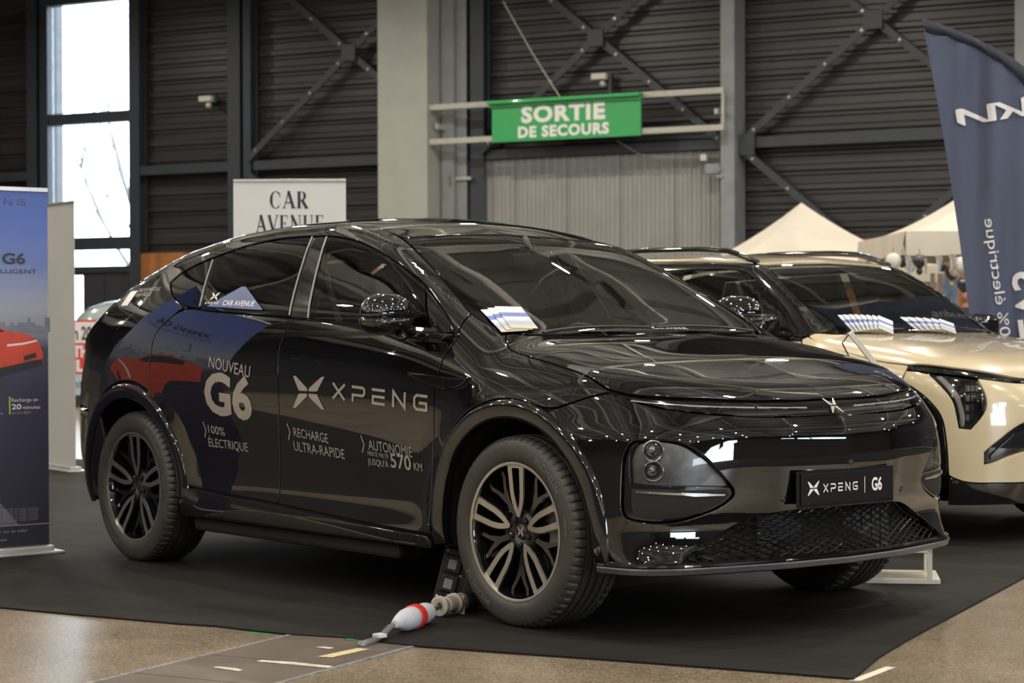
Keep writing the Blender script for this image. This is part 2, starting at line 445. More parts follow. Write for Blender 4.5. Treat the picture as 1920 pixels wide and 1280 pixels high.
STEELL = mat('light_grey_steel', (.23, .25, .26), .5, var=.12, scale=4)
CREAM = mat('cream_painted_board', (.36, .37, .34), .6, var=.06, scale=2)
WOOD = mat('orange_wood_panel', (.36, .145, .045), .5, var=.15, scale=3, stretch=(1, 1, 8))
DOORM = mat('grey_ribbed_door', (.30, .30, .30), .5, var=.06, scale=3)
def ribbed(m, u0, u1, z0, z1, v, pitch=.30, d=.045, face=-1, vert=False):
    """profiled sheet as one strip; ribs run along u (or upright)"""
    P = []; t = (u0 if vert else z0); end = (u1 if vert else z1); prof = [(0, 0), (.36, 0), (.42, d*.35), (.46, 0), (.58, 0), (.68, d), (.90, d)]
    k = 0; pts = []
    while True:
        for f, h in prof:
            s_ = t+k*pitch+f*pitch
            if s_ > end: break
            pts.append((s_, h))
        else: k += 1; continue
        break
    pts.append((end, 0)); n = len(m.V)
    for s_, h in pts:
        w = v+face*h
        m.V += [(s_, w, z0), (s_, w, z1)] if vert else [(u0, w, s_), (u1, w, s_)]
    for i in range(len(pts)-1):
        a = n+2*i; m.F.append((a, a+1, a+3, a+2) if not vert else (a, a+2, a+3, a+1))
m = MB()
for u0, u1, z0, z1 in ((-32, -23.85, 0, 9.4), (-23.85, -21.93, 8.9, 9.4), (-21.93, -14.93, 0, 9.4), (-14.93, -10.1, 3.86, 9.4), (-10.1, 26, 0, 9.4)): ribbed(m, u0, u1, z0, z1, 23.98)
m.box(-32, -23.85, 24.0, 24.2, 0, 9.5); m.box(-21.93, 26, 24.0, 24.2, 0, 9.5); m.box(-23.85, -21.93, 24.0, 24.2, 8.9, 9.5)
hbuild(m, 'wall_back', CLAD)
m = MB(); ribbed(m, -24, 24.3, 0, 9.4, -31.95, face=1); m.V = [(y, x, z) for x, y, z in m.V]; m.box(-32.2, -32.0, -24, 24.3, 0, 9.4); hbuild(m, 'wall_left', CLAD)
m = MB(); m.box(-32, 26, -24.2, -24, 0, 9.4); hbuild(m, 'wall_front', mat('front_wall_board', (.08, .075, .07), .6))
# right wall: masonry with a long row of tall panes
m = MB(); WZ0, WZ1 = 4.8, 5.8
m.box(26, 26.25, -24, -14, 0, WZ0); m.box(26, 26.25, -3.5, 24.3, 0, WZ0); m.box(26, 26.25, -24, 24.3, WZ1, 9.4)
BAYS = [(-20.5+4.68*i, -20.5+4.68*i+3.9) for i in (2, 3, 5, 6)]; e_ = [-24]+[x for b in BAYS for x in b]+[24.3]
for i in range(0, len(e_), 2): m.box(26, 26.25, e_[i], e_[i+1], WZ0, WZ1)
hbuild(m, 'wall_right', mat('right_wall_board', (.085, .08, .08), .6))
PANE = glass('window_pane', (.93, .96, .97), 1.45)
for i, (a, b) in enumerate(BAYS):
    if -14 < a < -3.5: continue      # the loading bays here stand open to the floor
    m = MB(); m.box(26.05, 26.15, a, b, WZ0, WZ0+.08); m.box(26.05, 26.15, a, b, WZ1-.08, WZ1); pass
    for x in (a, (a+b)/2-.04, b-.08): m.box(26.05, 26.15, x, x+.08, WZ0, WZ1)
    w = hbuild(m, 'window_%d' % (i+2), STEEL)
    for (y0, y1) in ((a+.08, (a+b)/2-.04), ((a+b)/2+.04, b-.08)):
        for z0, z1 in ((WZ0+.08, WZ1-.08),): q = MB(); q.box(26.09, 26.10, y0, y1, z0, z1); q.build('pane', PANE, w)
# roof: profiled sheet, rafters, purlins, ties
m = MB(); n0 = 0; pts = []
for k in range(73):
    for f, h in ((0, 0), (.42, 0), (.52, .16), (.90, .16)): pts.append((-32+.8*k+f*.8, h))
for x, h in pts: m.V += [(x, -24, 9.3+h), (x, 24.3, 9.3+h)]
m.F = [(2*i, 2*i+1, 2*i+3, 2*i+2) for i in range(len(pts)-1)]; m.box(-32.2, 26.2, -24.2, 24.4, 9.5, 9.6); hbuild(m, 'ceiling', CEIL)
BEAM = mat('roof_beam_paint', (.62, .60, .55), .5, var=.1)
for k, u in enumerate([-29.0+4.68*i for i in range(12)]):
    m = MB(); m.box(u-.10, u+.10, -23.9, 23.9, 8.50, 8.53); m.box(u-.10, u+.10, -23.9, 23.9, 8.95, 8.98); m.box(u-.012, u+.012, -23.9, 23.9, 8.53, 8.95)
    trim(m, BEAM)
for v in [-22+4.0*i for i in range(12)]:
    m = MB(); m.box(-31.9, 25.9, v-.05, v+.05, 9.02, 9.24); trim(m, BEAM)
for i in range(0, 11, 2):
    u = -29.0+4.68*i
    for v in (-22, -10, 2, 14):
        for s_ in (1, -1):
            m = MB(); m.tube([(u, v if s_ > 0 else v+8, 8.9), (u+4.68, v+8 if s_ > 0 else v, 8.9)], .035, 6); trim(m, BEAM)
m = MB(); m.tube([(-31, -3.0, 8.1), (25, -3.0, 8.1)], .30, 16); m.tube([(-31, 9.0, 8.2), (25, 9.0, 8.2)], .22, 16); trim(m, BEAM, smooth=True)
# lamp housings (the lights hang under them)
HOUS = mat('lamp_housing', (.45, .45, .45), .4, metal=.4)
l0 = None
for u, v in LAMP_SPOTS:
    if l0 is None:
        l0 = empty('hall_lamp'); m = MB(); m.box(-.27, .27, -.15, .15, 0, .045, b=.01); m.build('housing', HOUS, l0)
        m = MB(); m.tube([(0, 0, .09), (0, 0, 1.92)], .008, 6); m.build('hanger', HOUS, l0); o = l0
    else: o = clone(l0)
    o.location = H(u, v, LAMP_Z-.06); o.rotation_euler = (0, 0, HA)
    tag(o, 'flat rectangular lamp hanging below the hall roof', 'lamp', 'hall lamps under the roof')
# posts on the back wall
def ibeam(m, u0, u1, v0, v1, z0, z1):
    t = .02; m.box(u0, u1, v0, v0+t, z0, z1); m.box(u0, u1, v1-t, v1, z0, z1); c = (u0+u1)/2; m.box(c-.01, c+.01, v0+t, v1-t, z0, z1)
for u0, u1, mt in ((-24.29, -24.05, STEEL), (-21.86, -21.62, STEEL), (-19.64, -19.37, STEEL), (-19.30, -19.14, STEEL), (-14.68, -14.42, STEEL), (-5.55, -5.28, STEELL), (-.9, -.63, STEEL), (3.8, 4.07, STEEL)):
    m = MB(); ibeam(m, u0, u1, 23.66, 23.9, 0, 9.3); trim(m, mt)
m = MB(); m.box(-10.09, -9.86, 23.45, 23.9, 0, 9.3); trim(m, STEELL)
m = MB(); m.box(-15.14, -14.90, 23.5, 23.9, 0, 9.3); m.box(-14.90, -14.72, 23.6, 23.64, 0, 9.3); trim(m, STEELL)
m = MB(); m.box(-16.14, -15.18, 23.1, 23.9, 0, 9.3); trim(m, CREAM)
for u0, u1 in ((-32, -24.3), (-21.62, -19.64), (-19.1, -16.14), (-9.86, -5.55), (-5.28, -.9), (-.63, 3.8)):
    m = MB(); m.box(u0, u1, 23.68, 23.86, 3.86, 4.02); trim(m, STEEL)
m = MB(); m.box(-14.42, -10.09, 23.72, 23.9, 3.87, 4.02); trim(m, STEEL)
BOLT = mat('zinc_bolt', (.35, .34, .32), .35, metal=.6)
def brace(a, b, w=.115, v0=23.66):
    (u0, z0), (u1, z1) = a, b; L = math.hypot(u1-u0, z1-z0); q = math.atan2(z1-z0, u1-u0)
    M = Matrix.Translation((u0, v0, z0)) @ Matrix.Rotation(-q, 4, 'Y')
    m = MB(); m.box(0, L, -.03, 0, -w/2, w/2, M); m.box(0, L, 0, .07, w/2-.015, w/2, M); o = trim(m, STEEL)
    m = MB()
    for k in range(int(L/.75)+1): x = .25+k*.75; m.box(x-.02, x+.02, -.055, -.03, -.02, .02, M)
    c = m.build('bolt_row', BOLT, o); c['kind'] = 'stuff'
def gusset(u, z, s=.14): m = MB(); m.box(u-s, u+s, 23.60, 23.63, z-s, z+s); trim(m, STEEL)
for (a, b, c) in ((-19.20, -14.9, (-17.05, 5.80)), (-14.50, -10.15, (-12.33, 5.74)), (-9.80, -5.55, (-7.68, 5.70))):
    for s_ in (1, -1):
        brace((a, c[1]-s_*(c[0]-a)*.815), (b, c[1]+s_*(b-c[0])*.815), v0=23.66 if s_ > 0 else 23.70)
    gusset(*c)
brace((-9.82, 3.84), (-5.55, .30)); brace((-5.55, 3.84), (-9.82, .30), v0=23.70); brace((-19.2, 3.80), (-16.2, 1.35)); gusset(-9.75, 3.9, .16)
# window with its mullions, the leaf below it, and the tree outside
m = MB()
for z0, z1 in ((2.52, 2.76), (4.88, 5.09), (7.13, 7.36), (2.10, 2.22)): m.box(-23.87, -21.92, 23.8, 23.98, z0, z1)
m.box(-24.05, -23.85, 23.75, 23.98, 0, 9.0); m.box(-21.93, -21.86, 23.8, 23.98, 0, 9.0)
w = hbuild(m, 'window_1', STEEL)
for z0, z1 in ((2.22, 2.52), (2.76, 4.88), (5.09, 7.13), (7.36, 8.9)):
    q = MB(); q.box(-23.85, -21.93, 23.9, 23.91, z0, z1); q.build('pane', PANE, w)
m = MB(); m.box(-23.10, -21.93, 23.85, 23.97, 0, 2.10); m.box(-23.85, -23.10, 23.85, 23.95, 0, .08); m.box(-23.85, -23.10, 23.85, 23.95, 2.05, 2.1); m.box(-22.60, -22.57, 23.82, 23.97, 0, 2.1)
d = hbuild(m, 'door_2', mat('dark_door_leaf', (.035, .037, .045), .5)); q = MB(); q.box(-23.85, -23.10, 23.9, 23.91, .08, 2.05); q.build('pane', PANE, d)
BARK = mat('pale_bark', (.085, .083, .08), .8, var=.3, scale=6); random.seed(4)
t = tag(empty('bare_tree', H(-30.5, 36, 0)), 'leafless tree seen through the tall bright window', 'tree'); m = MB()
def branch(p, d, L, r_, k):
    q = [p]; 
    for i in range(4): d = (d+Vector((random.uniform(-.16, .16), random.uniform(-.16, .16), random.uniform(-.02, .12)))).normalized(); q.append(q[-1]+d*L/4)
    m.tube([tuple(x) for x in q], [r_, r_*.9, r_*.8, r_*.68, r_*.55], 6)
    if k:
        for _ in range(3): branch(q[random.choice((2, 3, 4))], (d+Vector((random.uniform(-.8, .8), random.uniform(-.8, .8), random.uniform(-.1, .5)))).normalized(), L*.68, r_*.5, k-1)
branch(Vector((0, 0, 0)), Vector((0, 0, 1)), 4.2, .13, 4); m.build('trunk', BARK, t)
m = MB(); m.box(-60, 60, 24.4, 90, -.2, -.12); hbuild(m, 'ground_outside', mat('pale_gravel', (.5, .5, .47), .9, var=.3, scale=.6))
# grey ribbed door and its small fittings
m = MB(); ribbed(m, -14.90, -10.10, 0, 3.86, 23.86, pitch=.16, d=.025, vert=True)
for k in range(6): u = -14.90+.96*k; m.box(u-.012, u+.012, 23.82, 23.86, 0, 3.86)
dr = hbuild(m, 'door_1', DOORM); m = MB(); m.box(-14.9, -10.1, 23.85, 23.9, 3.60, 3.86); m.build('head_panel', STEELL, dr)
m = MB(); m.box(-14.98, -14.62, 23.55, 23.62, 3.52, 3.58, b=.01); m.box(-15.02, -14.94, 23.5, 23.66, 3.40, 3.62, b=.01); tag(hbuild(m, 'door_closer', CREAM, kind=None), 'pale arm fitting at the top left corner of the grey ribbed door', 'fitting')
m = MB(); m.box(-10.50, -10.40, 23.6, 23.7, 3.68, 3.79, b=.01); tag(hbuild(m, 'sensor_box', WHITEM := mat('white_plastic', (.62, .60, .56), .5), kind=None), 'small white cube sensor at the top right of the grey ribbed door', 'sensor')
m = MB(); m.box(-10.38, -10.12, 23.5, 23.62, 3.46, 3.62, b=.015); m.box(-10.16, -10.04, 23.42, 23.5, 3.38, 3.44, b=.01); m.box(-10.12, -10.07, 23.42, 23.5, 3.50, 3.54, b=.008); tag(hbuild(m, 'junction_box', STEELL, kind=None), 'grey junction box beside the right door post, under the white cube', 'box')
m = MB(); ribbed(m, -21.86, -16.14, 0, 2.43, 23.70, pitch=1.2, d=.01, vert=True); m.box(-21.86, -16.14, 23.70, 23.8, 0, 2.43); trim(m, WOOD)
m = MB(); ribbed(m, -9.86, 2, 0, 2.40, 23.70, pitch=1.2, d=.01, vert=True); m.box(-9.86, 2, 23.70, 23.8, 0, 2.40); trim(m, WOOD)
m = MB(); ribbed(m, -24, 24.3, 0, 2.4, -31.85, face=1, pitch=1.2, d=.01, vert=True); m.V = [(y, x, z) for x, y, z in m.V]; trim(m, mat('side_wall_board', (.085, .08, .075), .6))
for (u, z, lab) in ((-20.14, 5.14, 'small white alarm box with round sensor right of the tall window'), (-12.3, 5.08, 'small white alarm box with a round sensor above the green sign')):
    t = tag(empty('alarm_box', H(u, 23.75, z), HA), lab, 'sensor'); m = MB(); m.box(-.13, .13, -.10, .12, -.01, .09, b=.01); m.build('case', WHITEM, t)
    m = MB(); V, Fc = [], []; m.lathe([(.0005, -.06), (.03, -.05), (.05, -.02), (.05, .02), (.03, .05), (.0005, .06)], 16, Matrix.Translation((.06, -.05, -.08))); m.build('sensor_ball', WHITEM, t, smooth=True)
    m = MB(); m.box(.13, .19, .0, .06, -.35 if z < 5.1 else 0, .10); m.build('bracket', STEEL, t)
# sign
t = tag(empty('exit_sign', H(-12.63, 23.2, 4.42), HA), 'green emergency exit sign with white capitals above the ribbed door', 'sign')
GREEN = mat('green_sign_film', (.035, .36, .105), .28, coat=.4, var=.04); WHT = mat('white_sign_letters', (.80, .80, .80), .4, var=.02)
m = MB(); m.box(-1.33, 1.33, -.09, -.05, -.34, .27); m.build('sign_board', GREEN, t)
m = MB(); m.box(-1.36, 1.36, -.22, -.04, .27, .33, Matrix.Identity(4), b=.01); m.box(-1.36, 1.36, -.13, -.09, .22, .29); m.build('canopy_lip', GREEN, t)
for bdy, s_, zz, wd in (('SORTIE', .245, -.035, 1.50), ('DE SECOURS', .165, -.275, 1.63)):
    v, f = text_mesh(bdy, 1, bold=.045, align='CENTER', spacing=1.12); a = np.array(v); k = wd/(a[:, 0].max()-a[:, 0].min()); mobj('sign_lettering', [(x*k-.04, -.093, y*s_/.7+zz) for x, y in v], f, WHT, t)
t2 = tag(empty('sign_frame', H(-12.58, 23.2, 4.42), HA), 'pale steel rail frame carrying the green exit sign between the posts', 'frame')
for z in (.30, -.27): m = MB(); m.box(-2.66, 2.66, -.04, .04, z-.045, z+.045); m.build('rail', STEELLL := mat('pale_rail_paint', (.42, .42, .38), .5), t2)
for x in (-2.66, 2.62): m = MB(); m.box(x, x+.04, -.03, .03, -.22, .26); m.build('end_bar', STEELLL, t2)
for x in (-2.5, 2.5): m = MB(); m.box(x-.03, x+.03, .04, .5, -.05, .03); m.build('bracket', STEELLL, t2)
m = MB(); m.tube([(-13.85, 23.3, 6.4), (-13.6, 23.28, 6.0), (-13.3, 23.3, 5.5), (-13.0, 23.3, 5.05), (-12.8, 23.32, 4.75)], .012, 6); tag(hbuild(m, 'hanging_cable', STEELLL, kind=None), 'thin pale cable drooping down to the top of the green sign', 'cable')
m = MB(); m.tube([(-11.9, 23.5, 4.05), (-11.5, 23.5, 3.82), (-11.1, 23.5, 3.76), (-10.45, 23.62, 3.74)], .010, 6); tag(hbuild(m, 'sensor_cable', STEELL, kind=None), 'thin dark cable sagging from under the green sign to the white cube', 'cable')

# ------------------------------------------------------------------ carpet and floor channel
CARP = mat('black_exhibition_carpet', (.0095, .0084, .0076), .8, ior=1.3, var=.5, scale=.9, bump=.35, bscale=9, stretch=(1, 3.2, 1))
_e = [(0, 0), (-.06, .45), (-.09, .9), (-.12, 1.65), (-.17, 2.86), (-.45, 7.3), (-17, 7.3), (-17, -.02), (-3.64, .02), (-3.1, .0), (-2.7, -.012), (-2.55, .006), (-2.33, -.030), (-2.16, -.045), (-1.95, -.022), (-1.84, -.046), (-1.70, -.060), (-1.60, -.066), (-1.3, -.05), (-.85, -.022), (-.3, -.006)]
m = MB(); m.prism(_e[::-1], .001, .008); tag(hbuild(m, 'carpet', CARP, kind=None), 'thin black exhibition carpet spread under the cars', 'carpet')
m = MB(); m.box(2.7, 24, -16, 16, .001, .007); tag(hbuild(m, 'carpet', CARP, kind=None), 'unseen dark carpet added across the aisle to darken reflections in the black car', 'carpet')  # out of view; added so the bumper mirrors less pale floor
PLATEM = mat('brown_steel_cover', (.115, .092, .075), .45, var=.25, scale=3, bump=.05, coat=.15)
t = tag(empty('floor_channel', H(-1.9, -.6, 0), HA), 'service channel in the concrete closed by flat brown cover plates', 'channel')
for k, (v0, v1) in enumerate(((-.545, .9), (-.965, -.553), (-2.0, -.973), (-3.2, -2.008))):
    m = MB(); m.box(-.265, .262, v0+.6, v1+.6, -.01, .0035); m.build('cover_plate', PLATEM, t)
EDGE = mat('worn_steel_edge', (.30, .30, .30), .4, metal=.5, var=.4, scale=30)
for x in (-.285, .262): m = MB(); m.box(x, x+.02, -2.6, .7, -.01, .0045); m.build('edge_strip', EDGE, t)
PAPER = mat('yellowed_tape', (.55, .47, .27), .7, var=.15, scale=40); TAPEW = mat('worn_white_tape', (.50, .46, .38), .7, var=.3, scale=30)
def flat(name, pts, mt, lab, cat, h=.0048, th=.0008): m = MB(); m.prism(pts, h, h+th); return tag(hbuild(m, name, mt, kind=None), lab, cat)
flat('paper_strip', [(-1.80, -.42), (-1.745, -.41), (-1.725, -.20), (-1.775, -.20)], PAPER, 'yellowed paper strip stuck on the nearest-to-carpet cover plate', 'tape')
flat('white_tape', [(-1.93, -.60), (-1.64, -.60), (-1.64, -.565), (-1.80, -.555), (-1.93, -.57)], TAPEW, 'worn white tape laid along the joint of two cover plates', 'tape')
flat('torn_tape', [(-1.99, -.77), (-1.87, -.79), (-1.87, -.765), (-1.92, -.745), (-1.99, -.75)], TAPEW, 'small torn beige tape scrap on the middle cover plate', 'tape')
flat('pale_tape', [(-1.92, -.25), (-1.86, -.26), (-1.85, -.235), (-1.90, -.225)], TAPEW, 'tiny pale tape scrap left of the yellowed paper strip', 'tape')
flat('corner_tape', [(-.01, -.01), (.025, -.005), (.045, .30), (.012, .30)], mat('bright_white_tape', (.6, .58, .5), .6), 'short bright white tape beside the near corner of the carpet', 'tape', h=.0005)
GRN = mat('green_tape', (.01, .20, .05), .5, var=.3, scale=30)
flat('green_tape', [(-2.36, -.055), (-2.24, -.062), (-2.24, -.02), (-2.36, -.02)], GRN, 'green tape showing under the carpet edge left of the cover plates', 'tape', h=.0002)
flat('green_tape', [(-1.93, -.056), (-1.80, -.066), (-1.80, -.02), (-1.93, -.02)], GRN, 'green tape showing under the carpet edge on the cover plate', 'tape', h=.0048)

# ================================================================== the black coupe-roofed electric car
SX=[-3.9,-3.6,-3.3,-2.9,-2.4,-1.6,-.8,-.3,.1,.45,.8]
SZ=[.15,.30,.42,.58,.72,.85,.95,1.03,1.12,1.22,1.35,1.50,1.65]
SV=[[.74,.78,.80,.82,.83,.83,.82,.80,.77,.72,.64,.54,.44],
    [.82,.86,.87,.88,.89,.89,.885,.87,.84,.79,.71,.62,.52],
    [.87,.91,.92,.93,.935,.94,.935,.915,.88,.835,.76,.67,.58],
    [.88,.925,.93,.94,.95,.955,.95,.935,.915,.875,.80,.71,.61],
    [.88,.925,.915,.925,.945,.955,.95,.94,.92,.885,.82,.73,.62],
    [.88,.925,.905,.92,.94,.95,.945,.935,.915,.885,.82,.735,.63],
    [.88,.925,.91,.925,.942,.95,.943,.93,.905,.87,.80,.715,.61],
    [.88,.92,.92,.93,.945,.95,.935,.91,.88,.84,.77,.68,.58],
    [.87,.915,.925,.93,.94,.94,.92,.88,.83,.78,.7,.6,.5],
    [.86,.90,.91,.915,.92,.91,.88,.83,.77,.71,.63,.53,.43],
    [.84,.87,.88,.885,.885,.86,.80,.72,.65,.58,.5,.4,.3]]
S_G=Tab(SX,SZ,SV,.12,.028)
# top: knots x, y
TX=[-3.95,-3.82,-3.70,-3.45,-3.15,-2.8,-2.4,-2.0,-1.6,-1.35,-1.1,-.8,-.5,-.2,0,.35,.6,.76,.9]
TC=[1.04,1.12,1.18,1.32,1.455,1.565,1.63,1.655,1.655,1.62,1.535,1.40,1.26,1.12,1.10,1.03,.945,.885,.80]
TY=[0,.3,.55,.75,.95]
def crown(x):
    if x<-1.2: return [0,-.008,-.03,-.07,-.15]
    if x<-.4: return [0,-.005,-.015,-.03,-.09]
    return [0,-.003,-.012,-.035,-.10]
T_G=Tab(TX,TY,[[c+k for k in crown(x)] for x,c in zip(TX,TC)],.045,.08)
# front: knots y,z -> x
FZ=[.15,.24,.28,.34,.42,.47,.56,.66,.76,.82,.90,1.0]
F0=[.74,.83,.845,.815,.80,.83,.845,.855,.845,.81,.76,.68]
FY=[0,.3,.55,.72,.84,.93,1.0]
FD=[0,-.022,-.078,-.15,-.25,-.41,-.62]
FW=[1,1,1,1,1,.8,.6,.3,0,-.3,-.4,-.4]   # lower corners reach further round
FE=[0,0,0,.03,.07,.13,.16]
F_G=Tab(FY,FZ,[[a+b+w*e for a,w in zip(F0,FW)] for b,e in zip(FD,FE)],.05,.012)
RZ=[.15,.3,.5,.7,.9,1.0,1.1,1.2]
R0=[-3.68,-3.78,-3.86,-3.87,-3.83,-3.80,-3.83,-3.7]
RY=[0,.4,.7,.85,.95]
RD=[0,.04,.13,.24,.42]
R_G=Tab(RY,RZ,[[a+b for a in R0] for b in RD],.05,.02)
def g6(x,y,z):
    ya=np.abs(y)
    s=S_G(x,z)
    for wx in (0,-2.89):
        rr=np.hypot(x-wx,z-.369)
        s=s+.022*np.exp(-((rr-.46)/.09)**2)*sstep(.2,.4,z)
    a=ya-s
    b=(z-T_G(x,ya))*.9
    c=(x-F_G(ya,z))*.9
    d=(R_G(ya,z)-x)*.9
    k=.05+.05*sstep(-.9,-.2,x)
    f=smax(a,b,k)
    f=smax(f,c,.04+.06*sstep(.4,.6,z))
    f=smax(f,d,.10)
    return smax(f,.245+.03*sstep(-3.3,-3.5,x)+.022*sstep(.2,.7,x)-z,.02)
body_g6 = Surf(g6)

PAINT = mat('black_gloss_paint', (.0035, .0035, .0045), .015, ior=1.6, coat=1, var=.1, scale=3, coat_ior=1.6)
PIANO = mat('piano_black_trim', (.006, .006, .007), .06, ior=1.6, coat=.6, var=.1)
SATIN = mat('satin_black_plastic', (.018, .017, .016), .42, var=.12, bump=.05)
DARK = mat('unlit_inner_black', (.006, .006, .006), .8, var=.1)
RUBBER = mat('tyre_rubber', (.040, .037, .034), .5, var=.18, scale=14, bump=.12, bscale=150)
RUBBERL = mat('raised_tyre_letters', (.10, .095, .085), .5, var=.1)
POLISH = mat('machined_alloy', (.70, .67, .63), .3, metal=1, var=.05, bump=.02, bscale=300)
CHROME = mat('bright_trim', (.75, .75, .78), .12, metal=1, var=.04)
VINYL = mat('silver_vinyl_letters', (.42, .39, .35), .22, metal=.35, coat=.5, var=.05)
VINYLG = mat('grey_vinyl_letters', (.30, .29, .28), .3, coat=.5, var=.05)
VINYLB = mat('blue_vinyl', (.03, .07, .22), .3, coat=.6, var=.12)
WHITEP = mat('white_print', (.75, .75, .75), .45, var=.03)
GLASSF = glass('front_glass', (.72, .78, .74), 1.62)
GLASSR = glass('privacy_glass', (.06, .065, .07), 1.62)
GLASSL = glass('lamp_cover', (.82, .84, .86), 1.55)
DISC = mat('brake_iron', (.22, .21, .20), .35, metal=1, var=.2, scale=20)
CALIPER = mat('grey_caliper', (.35, .36, .37), .4, metal=.4, var=.15, scale=15)
SEATM = mat('dark_seat_cover', (.035, .036, .038), .7, var=.15, scale=20, bump=.1)
LINER = mat('grey_headlining', (.17, .17, .16), .85, var=.08)
DASHM = mat('dashboard_plastic', (.02, .021, .022), .5, var=.1)

car = tag(empty('electric_car'), 'gloss black coupe-roofed electric car with silver lettering along its doors', 'car')

HOODN = [(-.285, -.713, 1.132), (-.270, -.748, 1.119), (-.235, -.776, 1.093), (-.171, -.81, 1.062), (-.108, -.823, 1.046), (-.009, -.831, 1.03), (.059, -.831, 1.018), (.193, -.831, .991), (.302, -.833, .967), (.367, -.837, .94), (.429, -.829, .911)]
BART = [(.429, -.829, .91), (.53, -.77, .889), (.63, -.627, .881), (.709, -.384, .87), (.734, -.132, .87), (.737, 0, .872)]
BARB = [(.441, -.831, .898), (.562, -.769, .859), (.661, -.658, .837), (.723, -.53, .824), (.773, -.344, .812), (.790, -.15, .813), (.793, 0, .815)]
WSB = [(-.298, -.713, 1.132), (-.257, -.671, 1.12), (-.186, -.393, 1.117), (-.15, -.131, 1.115), (-.147, 0, 1.115)]
def sh(P, dx): return [(x+dx, y, z) for x, y, z in P]
def arc(cx, r, a0, a1, n=14, y=-.95, cz=.369, sx=1): return [(cx+r*math.cos(math.radians(a0+(a1-a0)*i/n)), y, cz+r*math.sin(math.radians(a0+(a1-a0)*i/n))) for i in range(n+1)]
RO, RI = .505, .435
G = body_g6
panel('hood', G, sym(HOODN+BART[1:-1]+[BART[-1]])[:len(HOODN+BART)-1]+mirror_pts(HOODN+BART[1:-1])[::-1]+mirror_pts(sh(WSB[1:-1], .03))+[(-.117, 0, 1.1)]+sh(WSB[1:-1], .03)[::-1], TOP, PAINT, car, step=.028, thick=.02)
panel('light_bar', G, sym(BART[:-1])[:len(BART)-1]+[BART[-1]]+mirror_pts(BART[:-1])[::-1]+mirror_pts(BARB[:-1])+[BARB[-1]]+BARB[:-1][::-1], FRONT, PIANO, car, step=.02, off=-.004)
def lerp3(a, b, t): return tuple(np.array(a)*(1-t)+np.array(b)*t)
_st = [(.50, -.802, .887), (.58, -.74, .876), (.647, -.647, .868), (.701, -.536, .861), (.742, -.382, .856), (.765, -.25, .852), (.77, -.13, .850)]
_lo = [(x, y, z-.014) for x, y, z in _st]
STRIP = mat('unlit_light_guide', (.21, .23, .28), .2, coat=.8, var=.06)
for seg in ((0, 4), (4, 6)):
    P_ = _st[seg[0]:seg[1]+1]+_lo[seg[0]:seg[1]+1][::-1]
    if seg[0] == 4: P_ = [(x, y*1.0-.006*0, z) for x, y, z in P_]
    panel('light_guide', G, P_, FRONT, STRIP, car, mirror=True, step=.02, gap=.004, off=-.001, thick=.003, bev=.001, soft=0)
# emblem on the bar
decal('emblem', G, emblem(), lambda s, t: (.78, s*.052, .842+t*.052), FRONT, POLISH, car, off=.006, maxe=.02)

# front bumper
FB = [(.225, -.93, .836), (.318, -.9, .874), (.372, -.869, .894), (.429, -.829, .908)]
GR = [(.700, -.735, .293), (.702, -.71, .318), (.71, -.666, .341), (.719, -.591, .381), (.74, -.494, .421), (.765, -.424, .444), (.786, -.359, .458), (.809, -.217, .466), (.823, 0, .469)]
near = arc(0, RO, 3, 62, 12)[::-1]
near = [p for p in near if p[2] < .80]
BN = [(.515, -.90, .288)]+arc(0, RO, 0, 66, 10)+FB+BARB[1:]
half = [(.62, -.84, .288), (.515, -.90, .288)]+arc(0, RO, 2, 66, 10)[0:]+FB[1:]+BARB[1:-1]
bump = GR[::-1][1:][::-1]+[]
lower = GR[:-1][::-1]  # from centre outwards
outl = [GR[-1]]+lower+half+[BARB[-1]]+mirror_pts(half)[::-1]+mirror_pts(lower)[::-1]
BEZ = [(.547, -.866, .696), (.561, -.852, .728), (.589, -.831, .74), (.647, -.778, .742), (.686, -.73, .734), (.717, -.683, .708), (.741, -.641, .669), (.756, -.596, .62), (.764, -.56, .583), (.768, -.531, .551), (.764, -.532, .527), (.747, -.576, .493), (.718, -.653, .464), (.683, -.727, .443), (.642, -.802, .439), (.592, -.862, .449), (.563, -.882, .46), (.549, -.888, .491), (.545, -.881, .568), (.543, -.874, .658)]
panel('front_bumper', G, outl, FRONT, PAINT, car, step=.022, holes=[BEZ, mirror_pts(BEZ)], thick=.03)
LENS = [(.563, -.86, .681), (.575, -.845, .722), (.606, -.82, .734), (.647, -.779, .736), (.696, -.718, .721), (.726, -.671, .689), (.75, -.618, .64), (.759, -.583, .604), (.766, -.55, .566), (.684, -.76, .577), (.573, -.864, .588)]
REC = [(.575, -.866, .565), (.761, -.562, .555), (.763, -.545, .539), (.755, -.562, .516), (.727, -.639, .48), (.693, -.715, .455), (.656, -.788, .453), (.608, -.849, .457), (.58, -.872, .48)]
BLADE = [(.591, -.858, .556), (.662, -.793, .553), (.71, -.71, .549), (.757, -.569, .541), (.756, -.566, .534), (.718, -.686, .534), (.702, -.725, .540), (.592, -.858, .550)]
LAMPBACK = mat('lamp_reflector', (.20, .19, .18), .35, metal=.5, var=.25, scale=22)
